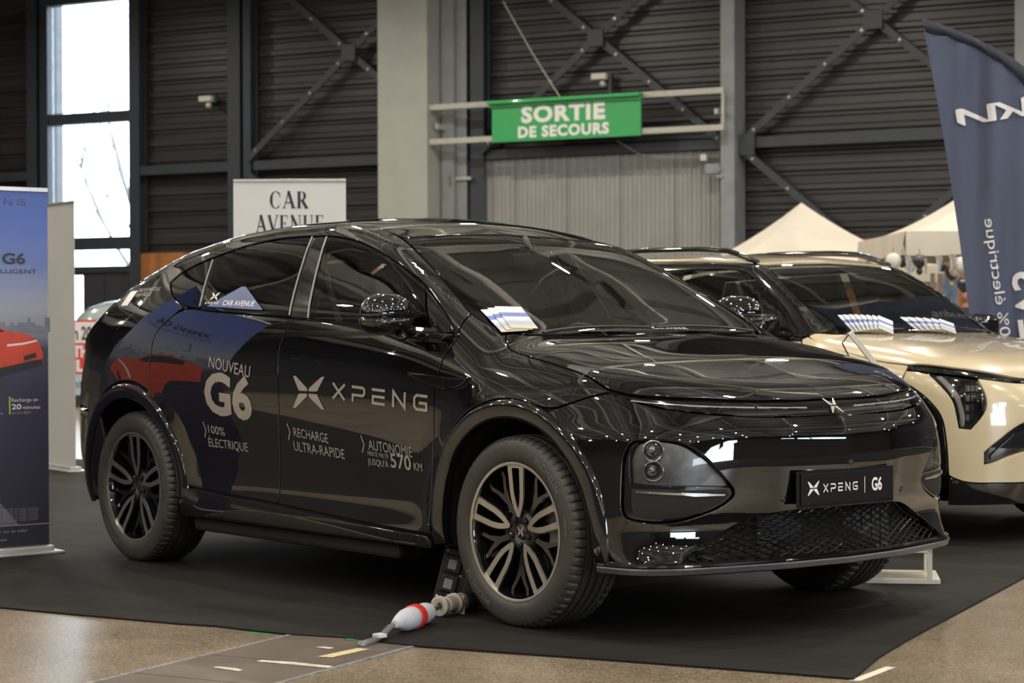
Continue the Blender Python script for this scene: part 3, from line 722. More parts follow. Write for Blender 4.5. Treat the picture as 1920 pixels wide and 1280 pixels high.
for s_, b in enumerate(panel('headlight', G, BEZ, FRONT, PIANO, car, mirror=True, step=.02, holes=[LENS], gap=.003, off=-.006, thick=.02)):
    b['label'] = 'black headlight surround with round projector lamps'
    def sub(name, *a, **k):
        V, Fc, N = skin(G, *a[:2], **k)
        if s_: V, Fc, N = flipy(V, Fc, N)
        return mobj(name, V, Fc, a[2], b, normals=N)
    sub('lamp_back', LENS, FRONT, LAMPBACK, step=.02, gap=-.004, off=-.035, thick=.004)
    sub('lens', LENS, FRONT, GLASSL, step=.02, gap=.001, off=-.003, thick=.004)
    sub('air_recess', REC, FRONT, DARK, step=.02, gap=0, off=-.003, thick=.004)
    sub('blade', BLADE, FRONT, CHROME, step=.02, gap=0, off=.002, thick=.005, bev=.001, soft=0)
    sy = -1 if s_ == 0 else 1
    for (x, y, z, r_) in ((.612, .79, .700, .027), (.618, .795, .628, .026)):
        m = MB(); M = Matrix.Translation((x, sy*y, z)) @ Matrix.Rotation(math.radians(-38*-sy), 4, 'Z') @ Matrix.Rotation(math.radians(-90), 4, 'Z')
        m.lathe([(r_*1.5, .012), (r_*1.35, .016), (r_*1.1, -.004), (r_*1.02, -.006)], 24, M); m.build('reflector_bowl', CHROME, b, smooth=True)
        m = MB(); m.lathe([(0.0005, .020), (r_*.5, .017), (r_*.86, .006), (r_, -.008)], 24, M); m.build('projector_lamp', GLASSL, b, smooth=True)
        m = MB(); m.lathe([(0.0005, .0), (r_*.6, -.004), (r_*.9, -.010)], 24, M); m.build('lamp_core', CHROME, b, smooth=True)
# grille opening, its lattice and the splitter
GB = [(.702, -.713, .296), (.735, -.60, .290), (.760, -.5, .289), (.80, -.272, .289), (.815, 0, .29)]
GO = [GR[1]]+GR[2:]; go = GO[:-1]+[GO[-1]]+mirror_pts(GO[:-1])[::-1]+mirror_pts(GB[:-1])+[GB[-1]]+GB[:-1][::-1]
panel('grille_back', G, go, FRONT, DARK, car, step=.03, gap=-.01, off=-.075, thick=.01, soft=0)
gp = FRONT.to2(np.array(go)); m = MB()
def lattice(surf, proj, poly, off, w, pitch, slope, jog=0):
    m = MB(); mn = poly.min(0); mx = poly.max(0); ts = np.arange(mn[0]-.5, mx[0]+.5, .018)
    for sgn in (1, -1):
        for c in np.arange(mn[0]-.6, mx[0]+.6, pitch):
            q = np.stack([ts, mn[1]+(ts-c)*slope*sgn], 1); q = q[(q[:, 1] > mn[1]-.02) & (q[:, 1] < mx[1]+.02)]
            if len(q) < 2: continue
            qq = resample(np.vstack([q, q[::-1]]), .012)[:]; qq = np.array([q[0]+(q[-1]-q[0])*k/24 for k in range(25)])
            ins = in_poly(qq, poly); P, ok = proj.cast(surf, qq)
            run = []
            for k in range(26):
                if k < 25 and ins[k] and ok[k]: run.append(k)
                else:
                    if len(run) > 1:
                        N = surf.normal(P[run]); m.tube([tuple(p+n*off) for p, n in zip(P[run], N)], w, 4)
                    run = []
    return m
lattice(G, FRONT, gp, -.018, .0035, .052, .42).build('grille_lattice', PIANO, car)
RAD = mat('radiator_fins', (.10, .115, .13), .4, metal=.6, var=.2, scale=40)
m = MB()
for k in range(16): m.box(.715, .722, -.36, .06, .305+k*.0095, .310+k*.0095)
for k in range(5): m.box(.712, .722, .12+k*.055, .165+k*.055, .30, .44)
m.build('radiator', RAD, car)
def rim_sweep(pts_fn, prof, n=70):
    """prof: (outward, z) pairs swept round the front along pts_fn(t)->point, outward normal"""
    V = []; Fc = []; k = len(prof)
    for i in range(n+1):
        p, o = pts_fn(i/n)
        for a, z in prof: V.append((p[0]+o[0]*a, p[1]+o[1]*a, z))
    for i in range(n):
        for j in range(k): a = i*k+j; b = i*k+(j+1) % k; Fc.append((a, b, b+k, a+k))
    Fc += [tuple(range(k))[::-1], tuple(range(n*k, n*k+k))]
    return V, Fc
_q = np.linspace(-1.39, 1.39, 71)*.9; _P, _ok = FRONT.cast(G, np.stack([_q, 0*_q+.290], 1)); _P = _P[_ok]; _P = _P[_P[:, 0] > .40]
def lipfn(t):
    x = t*(len(_P)-1); i = int(min(x, len(_P)-2)); p = _P[i]+(_P[i+1]-_P[i])*(x-i); d = _P[min(i+1, len(_P)-1)]-_P[max(i-1, 0)]; d /= np.linalg.norm(d)+1e-9
    o = np.array([d[1], -d[0], 0]); o = o if o[0] > 0 or abs(o[0]) < .01 and o[1]*p[1] > 0 else -o
    return p, o
V, Fc = rim_sweep(lipfn, [(-.06, .300), (.002, .298), (.012, .290), (.014, .283), (-.06, .278)]); mobj('splitter_ledge', V, Fc, PIANO, car)
LIPG = mat('grey_splitter_blade', (.06, .058, .072), .3, coat=.3, var=.06)
V, Fc = rim_sweep(lipfn, [(-.08, .279), (.014, .279), (.017, .274), (.012, .256), (-.005, .250), (-.08, .250)]); mobj('splitter_blade', V, Fc, LIPG, car)
# parking sensors
for (x, y, z) in ((.809, -.317, .51), (.798, .37, .509), (.851, .014, .634)):
    P, ok = FRONT.cast(G, FRONT.to2(np.array([[x, y, z]]))); N = G.normal(P)[0]; P = P[0]
    m = MB(); m.lathe([(.0005, .003), (.007, .003), (.008, .001), (.010, .003), (.0115, .002), (.012, -.002)], 20, Matrix.Translation(P) @ Vector(N).to_track_quat('Y', 'Z').to_matrix().to_4x4()); m.build('parking_sensor', PIANO, car, smooth=True)
# plate
m = MB(); m.box(.842, .850, -.285, .262, .472, .612, b=.003); m.box(.80, .843, -.19, .17, .50, .59); m.build('plate_holder', PIANO, car)
m = MB(); m.box(.851, .8545, -.268, .252, .486, .602, b=.001); pl = m.build('plate', mat('black_plate', (.005, .005, .006), .45, ior=1.3), car)
def flatart(name, vf, place, m_, parent, thick=.0): return mobj(name, [place(x, y) for x, y in vf[0]], vf[1], m_, parent)
wm, wl = wordmark()
for nm_, vf_ in (('plate_emblem', xf2(emblem(), -.190, .001, .052)), ('plate_wordmark', xf2(wm, -.135, -.017, .192/wl, .031)), ('plate_divider', xf2(stroke([[(0, -.5), (0, .5)]], .05), .098, 0, .062)), ('plate_number', xf2(text_mesh('G6', 1, bold=.03, align='CENTER', sx=.72), .168, -.0235, .068))):
    flatart(nm_, vf_, lambda s, t: (.8556, s-.012, .546+t), WHITEP, pl)

# fender, doors, sides
GAPF = [(-.405, -.877, 1.104), (-.426, -.901, 1.068), (-.450, -.912, 1.042), (-.462, -.929, .98), (-.470, -.936, .95), (-.474, -.943, .904), (-.477, -.947, .749), (-.490, -.941, .623), (-.520, -.93, .45), (-.532, -.926, .36)]
FEN = [(.225, -.93, .836)]+FB[1:]+HOODN[::-1]+[(-.344, -.749, 1.148), (-.406, -.768, 1.174), (-.458, -.766, 1.199), (-.43, -.846, 1.148), (-.422, -.871, 1.119)]+GAPF[:-1]+[(-.520, -.926, .40)]+arc(0, RO, 174, 74, 16)
panel('fender', G, FEN, DIAG, PAINT, car, mirror=True, step=.024)
SILL = [(-.532, -.923, .318), (-.924, -.92, .330), (-1.316, -.917, .350), (-1.63, -.916, .366)]
GAPB = [(-1.648, -.915, .366), (-1.628, -.92, .5), (-1.607, -.929, .639), (-1.583, -.948, .823), (-1.592, -.94, .94), (-1.605, -.935, 1.023), (-1.602, -.92, 1.096), (-1.552, -.898, 1.174)]
panel('front_door', G, GAPF[::-1]+[(-.52, -.9, 1.113), (-.549, -.893, 1.114), (-1.065, -.899, 1.146), (-1.436, -.894, 1.179)]+GAPB[::-1]+SILL[::-1][1:], SIDE, PAINT, car, mirror=True, step=.026)
QG = [(-2.525, -.873, 1.235), (-2.665, -.905, 1.151), (-2.708, -.92, 1.101), (-2.705, -.94, 1.0), (-2.698, -.953, .932), (-2.688, -.965, .85)]
panel('rear_door', G, GAPB+[(-1.658, -.893, 1.189), (-2.325, -.881, 1.222)]+QG+arc(-2.89, RO, 66, 6, 10)+[(-2.41, -.93, .404), (-2.18, -.916, .390), (-1.9, -.916, .378)], SIDE, PAINT, car, mirror=True, step=.026)
DLOT = [(-2.762, -.797, 1.363), (-2.684, -.765, 1.422), (-2.461, -.739, 1.478), (-2.197, -.708, 1.53), (-1.976, -.694, 1.552), (-1.804, -.692, 1.557), (-1.572, -.694, 1.553), (-1.464, -.696, 1.545), (-1.295, -.71, 1.517), (-1.156, -.732, 1.479), (-1.015, -.75, 1.436), (-.862, -.769, 1.377), (-.758, -.781, 1.331), (-.651, -.806, 1.272), (-.493, -.848, 1.174), (-.440, -.866, 1.125)]
DLOB = [(-2.712, -.825, 1.317), (-2.643, -.847, 1.281), (-2.537, -.866, 1.25), (-2.325, -.881, 1.224), (-1.658, -.893, 1.191), (-1.436, -.894, 1.179), (-1.065, -.899, 1.146), (-.549, -.893, 1.114)]
WSS = [(-.458, -.766, 1.199), (-.48, -.762, 1.21), (-.638, -.717, 1.293), (-.89, -.653, 1.417), (-1.14, -.592, 1.525)]
RAIL = [(-1.35, -.582, 1.595), (-1.7, -.578, 1.63), (-2.2, -.578, 1.61), (-2.6, -.578, 1.555), (-2.9, -.59, 1.47), (-3.2, -.635, 1.36), (-3.44, -.70, 1.24)]
SIDEO = QG+arc(-2.89, RO, 66, 142, 14)+[(-3.36, -.90, .72), (-3.50, -.87, .73), (-3.52, -.86, .85), (-3.52, -.86, .97), (-3.50, -.84, 1.06), (-3.50, -.80, 1.13)]+RAIL[::-1]+WSS[::-1]+[(-.43, -.846, 1.148), (-.422, -.871, 1.119), (-.412, -.877, 1.108)]+DLOT[::-1]+DLOB[:3]
panel('side_panel', G, SIDEO, DIAG, PAINT, car, mirror=True, step=.026)
DLO = DLOB+DLOT[::-1]
bp_r = ((-1.584, 0, 1.191), (-1.689, 0, 1.558)); bp_f = ((-1.436, 0, 1.179), (-1.574, 0, 1.554)); qt = ((-2.364, 0, 1.238), (-2.452, 0, 1.47)); sl = ((-.555, 0, 1.10), (-.735, 0, 1.32))
def right(poly, ln): return clip_line(poly, ln[1], ln[0])
def left(poly, ln): return clip_line(poly, ln[0], ln[1])
for nm, poly, m_ in (('rear_quarter_window', left(DLO, qt), GLASSR), ('rear_side_window', left(right(DLO, qt), bp_r), GLASSR), ('pillar_cover', left(right(DLO, bp_r), bp_f), PIANO), ('front_side_window', left(right(DLO, bp_f), sl), GLASSF), ('mirror_sail', right(DLO, sl), PIANO)):
    panel(nm, G, poly, DIAG, m_, car, mirror=True, step=.03, gap=.004, off=-.005, thick=.006, ang=30)
# bright lines between the panes
for ln in (qt, bp_r, bp_f):
    a, b = np.array(ln[0]), np.array(ln[1]); Q = np.array([a+(b-a)*t for t in np.linspace(.02, .98, 8)]); P, ok = SIDE.cast(G, SIDE.to2(Q)); N = G.normal(P)
    for s_ in (1, -1):
        m = MB(); m.tube([(p[0], p[1]*s_, p[2]) for p in P], .0045, 6); m.build('pane_divider', VINYLG, car)
# sill moulding and arch mouldings
SM = [(-.55, -.93, .312), (-.95, -.92, .322), (-1.35, -.917, .342), (-1.7, -.916, .360), (-2.18, -.916, .381), (-2.44, -.93, .398), (-2.44, -.92, .262), (-1.5, -.9, .262), (-.52, -.9, .262)]
panel('sill_moulding', G, SM, SIDE, PIANO, car, mirror=True, step=.03, gap=.002, off=.010, thick=.03)
SMI = [(-.62, -.93, .27), (-.9, -.92, .285), (-1.3, -.917, .315), (-1.75, -.916, .332), (-2.05, -.916, .315), (-2.25, -.93, .275), (-1.5, -.9, .268)]
panel('sill_insert', G, SMI, SIDE, SATIN, car, mirror=True, step=.03, gap=.002, off=.013, thick=.01)
def arch(cx, a0, a1):
    V = []; n = 64; prof = [(RI-.004, -.035), (RI-.002, .004), (RI+.010, .010), (RI+.040, .010), (RO-.022, .013), (RO-.010, .012), (RO-.001, .004), (RO+.002, -.012)]
    A = [math.radians(a0+(a1-a0)*i/n) for i in range(n+1)]; k = len(prof)
    Q = np.array([(cx+p[0]*math.cos(a), 0, .369+p[0]*math.sin(a)) for a in A for p in prof]); P, ok = SIDE.cast(G, SIDE.to2(Q))
    y0 = np.interp(np.arange(len(P)), np.where(ok)[0], P[ok, 1])
    V = [(q[0], -(y-p[1]), q[2]) for q, y, p in zip(Q, y0, prof*(n+1))]
    Fc = [(i*k+j, i*k+j+1, (i+1)*k+j+1, (i+1)*k+j) for i in range(n) for j in range(k-1)]
    e1, e2, e3_ = (np.array(V[i]) for i in Fc[3][:3]); 
    if np.cross(e2-e1, e3_-e1)[1] < 0: Fc = [f[::-1] for f in Fc]   # as built for the far side
    for s_ in (1, -1):
        o = mobj('arch_moulding', [(x, y*s_, z) for x, y, z in V], Fc if s_ > 0 else [f[::-1] for f in Fc], PIANO, car, smooth=True); o.data.set_sharp_from_angle(angle=math.radians(40))
arch(0, -9, 190); arch(-2.89, -2, 192)
# windscreen, roof, tail
ws = WSB[:-1][::-1]+[(-.344, -.749, 1.148), (-.406, -.768, 1.174)]+WSS+[(-1.156, -.575, 1.531), (-1.162, -.456, 1.541), (-1.168, -.154, 1.553)]
panel('windscreen', G, [(-.147, 0, 1.115)]+ws+[(-1.17, 0, 1.554)]+mirror_pts(ws)[::-1], TOP, GLASSF, car, step=.04, off=-.003, thick=.006)
rf = [(-1.176, -.154, 1.553), (-1.17, -.456, 1.541), (-1.165, -.572, 1.531)]+RAIL[:4]+[(-2.86, -.585, 1.48), (-2.87, -.3, 1.5)]
panel('glass_roof', G, rf+mirror_pts(rf)[::-1], TOP, PAINT, car, step=.045, thick=.02)
tg = [(-2.88, -.3, 1.5), (-2.88, -.588, 1.48), (-3.2, -.635, 1.36), (-3.44, -.70, 1.24), (-3.50, -.795, 1.13), (-3.62, -.76, 1.12), (-3.70, -.6, 1.12), (-3.73, -.3, 1.13)]
rw = [(-2.95, -.2, 1.45), (-2.95, -.5, 1.45), (-3.2, -.56, 1.36), (-3.42, -.60, 1.25), (-3.46, -.3, 1.25)]
panel('tailgate', G, tg+mirror_pts(tg)[::-1], TOP, PAINT, car, step=.04, holes=[rw+mirror_pts(rw)[::-1]])
panel('rear_window', G, rw+mirror_pts(rw)[::-1], TOP, GLASSR, car, step=.05, off=-.003)
REAR = Cyl(-2.9, sgn=-1)
def rstrip(z0, z1, w0=1.0, w1=1.0):
    q = [(-2.9-1.0*math.cos(a), 1.0*math.sin(a)*1, z0) for a in np.linspace(-w0, w0, 24)]; return q+[(x, y, z1) for x, y, z in q[::-1]]
TAIL = mat('tail_lamp_red', (.25, .01, .012), .15, coat=1, var=.1)
panel('rear_bumper', G, rstrip(.29, .725, 1.30), REAR, PAINT, car, step=.035, thick=.02)
panel('lower_tailgate', G, rstrip(.73, .93, .94), REAR, PAINT, car, step=.035)
panel('tail_lamp', G, rstrip(.935, .985, .94), REAR, TAIL, car, step=.03)
panel('tail_spoiler', G, rstrip(.99, 1.115, .90), REAR, PAINT, car, step=.035)
# rear bumper corner between arch and bumper
panel('bumper_corner', G, arc(-2.89, RO, 143, 188, 8)+[(-3.44, -.88, .285), (-3.48, -.87, .5), (-3.50, -.87, .715), (-3.36, -.90, .71)], SIDE, SATIN, car, mirror=True, step=.03)
# inner carcass behind the gaps
m = MB()
def backing(poly, proj, off=-.022, mirror=True, **k):
    V, Fc, N = skin(G, poly, proj, step=.06, gap=-.012, off=off, thick=.001, bev=.001, **k); m.add(V, Fc)
    if mirror: V, Fc, N = flipy(V, Fc, N); m.add(V, Fc)
backing(FEN, DIAG); backing(GAPF[::-1]+[(-.549, -.893, 1.114), (-1.436, -.894, 1.179)]+GAPB[::-1]+SILL[::-1][1:], SIDE)
backing(GAPB+[(-1.658, -.893, 1.189), (-2.325, -.881, 1.222)]+QG+arc(-2.89, RO, 66, 6, 10)+[(-2.41, -.93, .404)], SIDE)
backing(SIDEO, DIAG); backing(sym(HOODN+BART[1:-1])+mirror_pts(WSB[1:-1])+[(-.15, 0, 1.1)]+WSB[1:-1][::-1], TOP, mirror=False)
backing(rf+mirror_pts(rf)[::-1], TOP, off=-.03, mirror=False)
m.build('carcass', DARK, car)
# wheel housings and floor pan
for cx in (0, -2.89):
    for s_ in (1, -1):
        m = MB(); n = 28; V = []
        for i in range(n+1):
            a = math.radians(-12+204*i/n)
            for y in (-.925, -.60): V.append((cx+(RI+.012)*math.cos(a), s_*y, max(.16, .369+(RI+.012)*math.sin(a))))
        Fc = [(2*i, 2*i+1, 2*i+3, 2*i+2) for i in range(n)]+[tuple(range(1, 2*n+2, 2))]
        m.add(V, Fc); m.build('wheel_housing', DARK, car)
m = MB(); m.box(-2.42, -.80, -.88, .88, .19, .27, b=.02); m.box(.43, .70, -.62, .62, .24, .32, b=.02); m.box(-.45, .43, -.58, .58, .23, .34); m.box(-3.4, -2.42, -.58, .58, .23, .36); m.build('floor_pan', DARK, car)

# door handles, camera pod, mirror
def rrect(cx, cz, w, h, tilt, y=-.94, n=5):
    out = []; r_ = h/2*.8
    for qx, qz, a0 in ((1, 1, 0), (-1, 1, 90), (-1, -1, 180), (1, -1, 270)):
        for i in range(n): a = math.radians(a0+90*i/(n-1)); out.append((qx*(w/2-r_)+r_*math.cos(a), qz*(h/2-r_)+r_*math.sin(a)))
    c, s_ = math.cos(tilt), math.sin(tilt); return [(cx+x*c-z*s_, y, cz+x*s_+z*c) for x, z in out]
for cx, cz in ((-2.46, 1.056), (-1.40, .988)):
    panel('door_handle', G, rrect(cx, cz, .225, .038, -.06), SIDE, PAINT, car, mirror=True, step=.02, gap=0, off=.0035, thick=.004, soft=0, bev=.002)
POD = [(-.66, -.94, .965), (-.50, -.94, .962), (-.33, -.94, .948), (-.262, -.93, .956), (-.30, -.94, .905), (-.42, -.94, .895), (-.56, -.94, .920)]
for o in panel('fender_camera', G, POD, DIAG, PIANO, car, mirror=True, step=.02, gap=0, off=.016, thick=.02, bev=.006): pass
panel('fender_camera_insert', G, [(-.63, -.94, .957), (-.50, -.94, .955), (-.40, -.94, .948), (-.42, -.94, .905), (-.55, -.94, .928)], DIAG, PIANO, car, mirror=True, step=.02, gap=0, off=.0175, thick=.004, bev=.001)
def superell(cx, cy, cz, ax, ay, az, e=.75, n=36, k=20, zlo=-1, zhi=1, taper=0):
    V = []; Fc = []
    def sp(v, p): return math.copysign(abs(v)**p, v)
    ph = np.linspace(math.asin(zlo)/1 if zlo > -1 else -math.pi/2+.02, math.asin(zhi) if zhi < 1 else math.pi/2-.02, k)
    for p in ph:
        for j in range(n):
            t = 2*math.pi*j/n; x = sp(math.cos(p), e)*sp(math.cos(t), e); y = sp(math.cos(p), e)*sp(math.sin(t), e); z = sp(math.sin(p), e)
            V.append((cx+ax*x*(1+taper*y), cy+ay*y, cz+az*z))
    for i in range(k-1):
        for j in range(n): a = i*n+j; b = i*n+(j+1) % n; Fc.append((a, b, b+n, a+n))
    Fc += [tuple(range(n))[::-1], tuple(range((k-1)*n, k*n))]
    return V, Fc
for s_ in (1, -1):
    M = Matrix.Translation((-.70, -1.015*s_, 1.185)) @ Matrix.Rotation(math.radians(12*s_), 4, 'Z')
    m = MB(); V, Fc = superell(0, 0, 0.002, .082, .125, .098, .82, zlo=.0, k=14); m.add(V, Fc, M); mh = m.build('door_mirror', PAINT, car, smooth=True)
    m = MB(); V, Fc = superell(0, 0, -.004, .084, .127, .066, .78, zhi=-.0, k=12); m.add(V, Fc, M); m.build('mirror_base', PIANO, mh, smooth=True)
    m = MB(); V, Fc = superell(-.066, 0, .01, .006, .075, .05, .6); m.add(V, Fc, M); m.build('mirror_glass', CHROME, mh, smooth=True)
    m = MB(); m.tube([(-.66, -.93*s_, 1.128), (-.60, -.90*s_, 1.118), (-.55, -.86*s_, 1.115)], [.026, .028, .03], 12); m.box(-.70, -.44, -.93*s_ if s_ > 0 else .87, -.87*s_ if s_ > 0 else .93, 1.098, 1.122, b=.008); m.build('mirror_arm', PIANO, mh, smooth=False)
    m = MB(); V, Fc = superell(-.64, -.985*s_, 1.108, .03, .02, .02, .9, 16, 8); m.add(V, Fc); m.build('mirror_camera', PIANO, mh, smooth=True)
# wipers and cowl
m = MB(); V, Fc, N = skin(G, [(-.12, .6, 1.1), (-.12, -.6, 1.1), (-.25, -.7, 1.12), (-.30, -.72, 1.13), (-.20, -.3, 1.12), (-.18, .3, 1.12), (-.30, .72, 1.13), (-.25, .7, 1.12)], TOP, step=.04, off=-.02, thick=.01); m.add(V, Fc); m.build('cowl_cover', SATIN, car)
for y0, y1 in ((-.60, -.02), (.02, .60)):
    Q = np.array([(-.215-.02*math.sin(math.pi*t), y0+(y1-y0)*t, 1.1) for t in np.linspace(0, 1, 16)]); P, ok = TOP.cast(G, TOP.to2(Q)); m = MB(); m.tube([tuple(p+np.array([0, 0, .012])) for p in P], .006, 6); m.build('wiper', SATIN, car)
# interior
m = MB(); m.box(-.98, -.36, -.70, .70, .93, .985, b=.02); m.box(-.80, -.45, -.68, .68, .80, .95, b=.03); m.box(-.86, -.76, .18, .60, .96, 1.03, b=.02); m.build('dashboard', DASHM, car)
m = MB(); V, Fc = superell(-.85, 0, 1.03, .012, .19, .10, .35); m.add(V, Fc); m.build('centre_screen', PIANO, car)
m = MB(); R_ = Matrix.Translation((-1.02, .38, .98)) @ Matrix.Rotation(math.radians(-24), 4, 'Y'); m.tube([tuple(R_ @ Vector((0, .185*math.cos(a), .185*math.sin(a)))) for a in np.linspace(0, 2*math.pi, 33)[:-1]], .015, 8, closed=True)
m.tube([tuple(R_ @ Vector((0, -.17, 0))), tuple(R_ @ Vector((.03, 0, 0))), tuple(R_ @ Vector((0, .17, 0)))], .018, 8); m.tube([tuple(R_ @ Vector((.02, 0, 0))), tuple(R_ @ Vector((0, 0, -.17)))], .016, 8); m.tube([tuple(R_ @ Vector((0, 0, 0))), tuple(R_ @ Vector((.28, 0, -.02)))], .03, 8); m.build('steering_wheel', DASHM, car, smooth=True)
for x0, yy in ((-1.45, -.37), (-1.45, .37), (-2.35, -.37), (-2.35, .37)):
    s_ob = mobj('seat', *(lambda mm: (mm.V, mm.F))(MB().box(x0-.28, x0+.26, yy-.25, yy+.25, .46, .62, b=.05)), SEATM, car)
    m = MB(); V, Fc = superell(0, 0, .33, .075, .25, .36, .5); m.add(V, Fc, Matrix.Translation((x0-.27, yy, .60)) @ Matrix.Rotation(math.radians(-18), 4, 'Y')); m.build('seat_back', SEATM, s_ob, smooth=True)
    m = MB(); V, Fc = superell(0, 0, .78, .05, .14, .10, .6); m.add(V, Fc, Matrix.Translation((x0-.27, yy, .60)) @ Matrix.Rotation(math.radians(-18), 4, 'Y')); m.build('headrest', SEATM, s_ob, smooth=True)
m = MB(); V, Fc = superell(-1.02, .02, 1.44, .02, .11, .035, .6, 20, 10); m.add(V, Fc); m.tube([(-1.0, .02, 1.46), (-1.06, .02, 1.545)], .012, 8); m.build('cabin_mirror', DASHM, car, smooth=True)
m = MB(); V, Fc, N = skin(G, [(-1.2, -.5, 1.5), (-1.6, -.54, 1.6), (-2.5, -.52, 1.5), (-2.8, -.4, 1.5), (-2.8, .4, 1.5), (-2.5, .52, 1.5), (-1.6, .54, 1.6), (-1.2, .5, 1.5)], TOP, step=.08, off=-.06, thick=.01); m.add(V, Fc); m.build('headlining', LINER, car, smooth=True)
for s_ in (1, -1):
    m = MB(); m.tube([(-1.60, -.80*s_, .8), (-1.62, -.79*s_, 1.15), (-1.72, -.64*s_, 1.50)], .05, 8); m.build('inner_pillar', LINER, car, smooth=True)
    m = MB(); m.tube([(-1.55, -.74*s_, 1.45), (-1.50, -.66*s_, 1.1), (-1.48, -.60*s_, .75)], .018, 4); m.build('seat_belt', mat('belt_webbing', (.12, .12, .12), .7), car)

# ---- wheels
def tyre_mesh():
    W = .127; R = .369; n = 325; prof = [(.262, -.095), (.266, -.118), (.275, -.1255), (.300, -.1285), (.330, -.127), (.348, -.120), (.3585, -.110), (.3645, -.098), (.3665, -.082), (.3668, -.078), (.3600, -.077), (.3600, -.069), (.3675, -.068), (.3685, -.042), (.3615, -.041), (.3615, -.031), (.3690, -.030), (.3690, -.005)]
    prof += [(.362, -.0045), (.362, .0045)]+[(r_, -h) for r_, h in prof[::-1]]
    k = len(prof); V = []; Fc = []
    for j in range(n):
        a = 2*math.pi*j/n; sipe = (j % 5 == 0)
        for i, (r_, h) in enumerate(prof):
            rr = r_
            if sipe and (6 <= i <= 9 or k-10 <= i <= k-7): rr -= .0075
            V.append((rr*math.cos(a), h, rr*math.sin(a)))
    for j in range(n):
        for i in range(k-1): a = j*k+i; b = ((j+1) % n)*k+i; Fc.append((a, a+1, b+1, b))
    V = [(x, y, max(z, -.3603)) for x, y, z in V]
    return V, Fc
def ring_pts(pts, rot):
    c, s_ = math.cos(rot), math.sin(rot); return [(x*c-z*s_, x*s_+z*c) for x, z in pts]
def plate_mesh(outer, holes, y0, y1, dish=None):
    """outline in wheel plane (x,z), between depths y0 (outer face) and y1"""
    V2 = list(outer); E = [(i, (i+1) % len(outer)) for i in range(len(outer))]
    for h in holes: n = len(V2); V2 += h; E += [(n+i, n+(i+1) % len(h)) for i in range(len(h))]
    v2, e2, f2, *_x = delaunay_2d_cdt([Vector(v) for v in V2], E, [], 0, 1e-7); v2 = np.array([v[:] for v in v2]); f2 = np.array([f[:3] for f in f2 if len(f) == 3]); C = v2[f2].mean(1); k = in_poly(C, np.array(outer))
    for h in holes: k &= ~in_poly(C, np.array(h))
    f2 = f2[k]; d = dish or (lambda x, z: 0); n = len(v2); V = [(x, y0+d(x, z), z) for x, z in v2]+[(x, y1+d(x, z), z) for x, z in v2]
    Fc = []
    ec = {}
    for f in f2:
        a, b, c = v2[f]; f = list(f)
        if (b[0]-a[0])*(c[1]-a[1])-(b[1]-a[1])*(c[0]-a[0]) < 0: f = f[::-1]
        Fc += [tuple(f), tuple(i+n for i in f[::-1])]
        for i in range(3): ec.setdefault((min(f[i], f[(i+1) % 3]), max(f[i], f[(i+1) % 3])), []).append((f[i], f[(i+1) % 3]))
    for e, l in ec.items():
        if len(l) == 1: a, b = l[0]; Fc.append((b, a, a+n, b+n))
    return V, Fc
def dish(x, z): r_ = math.hypot(x, z); return .022*(1-min(r_/.262, 1))**1.3
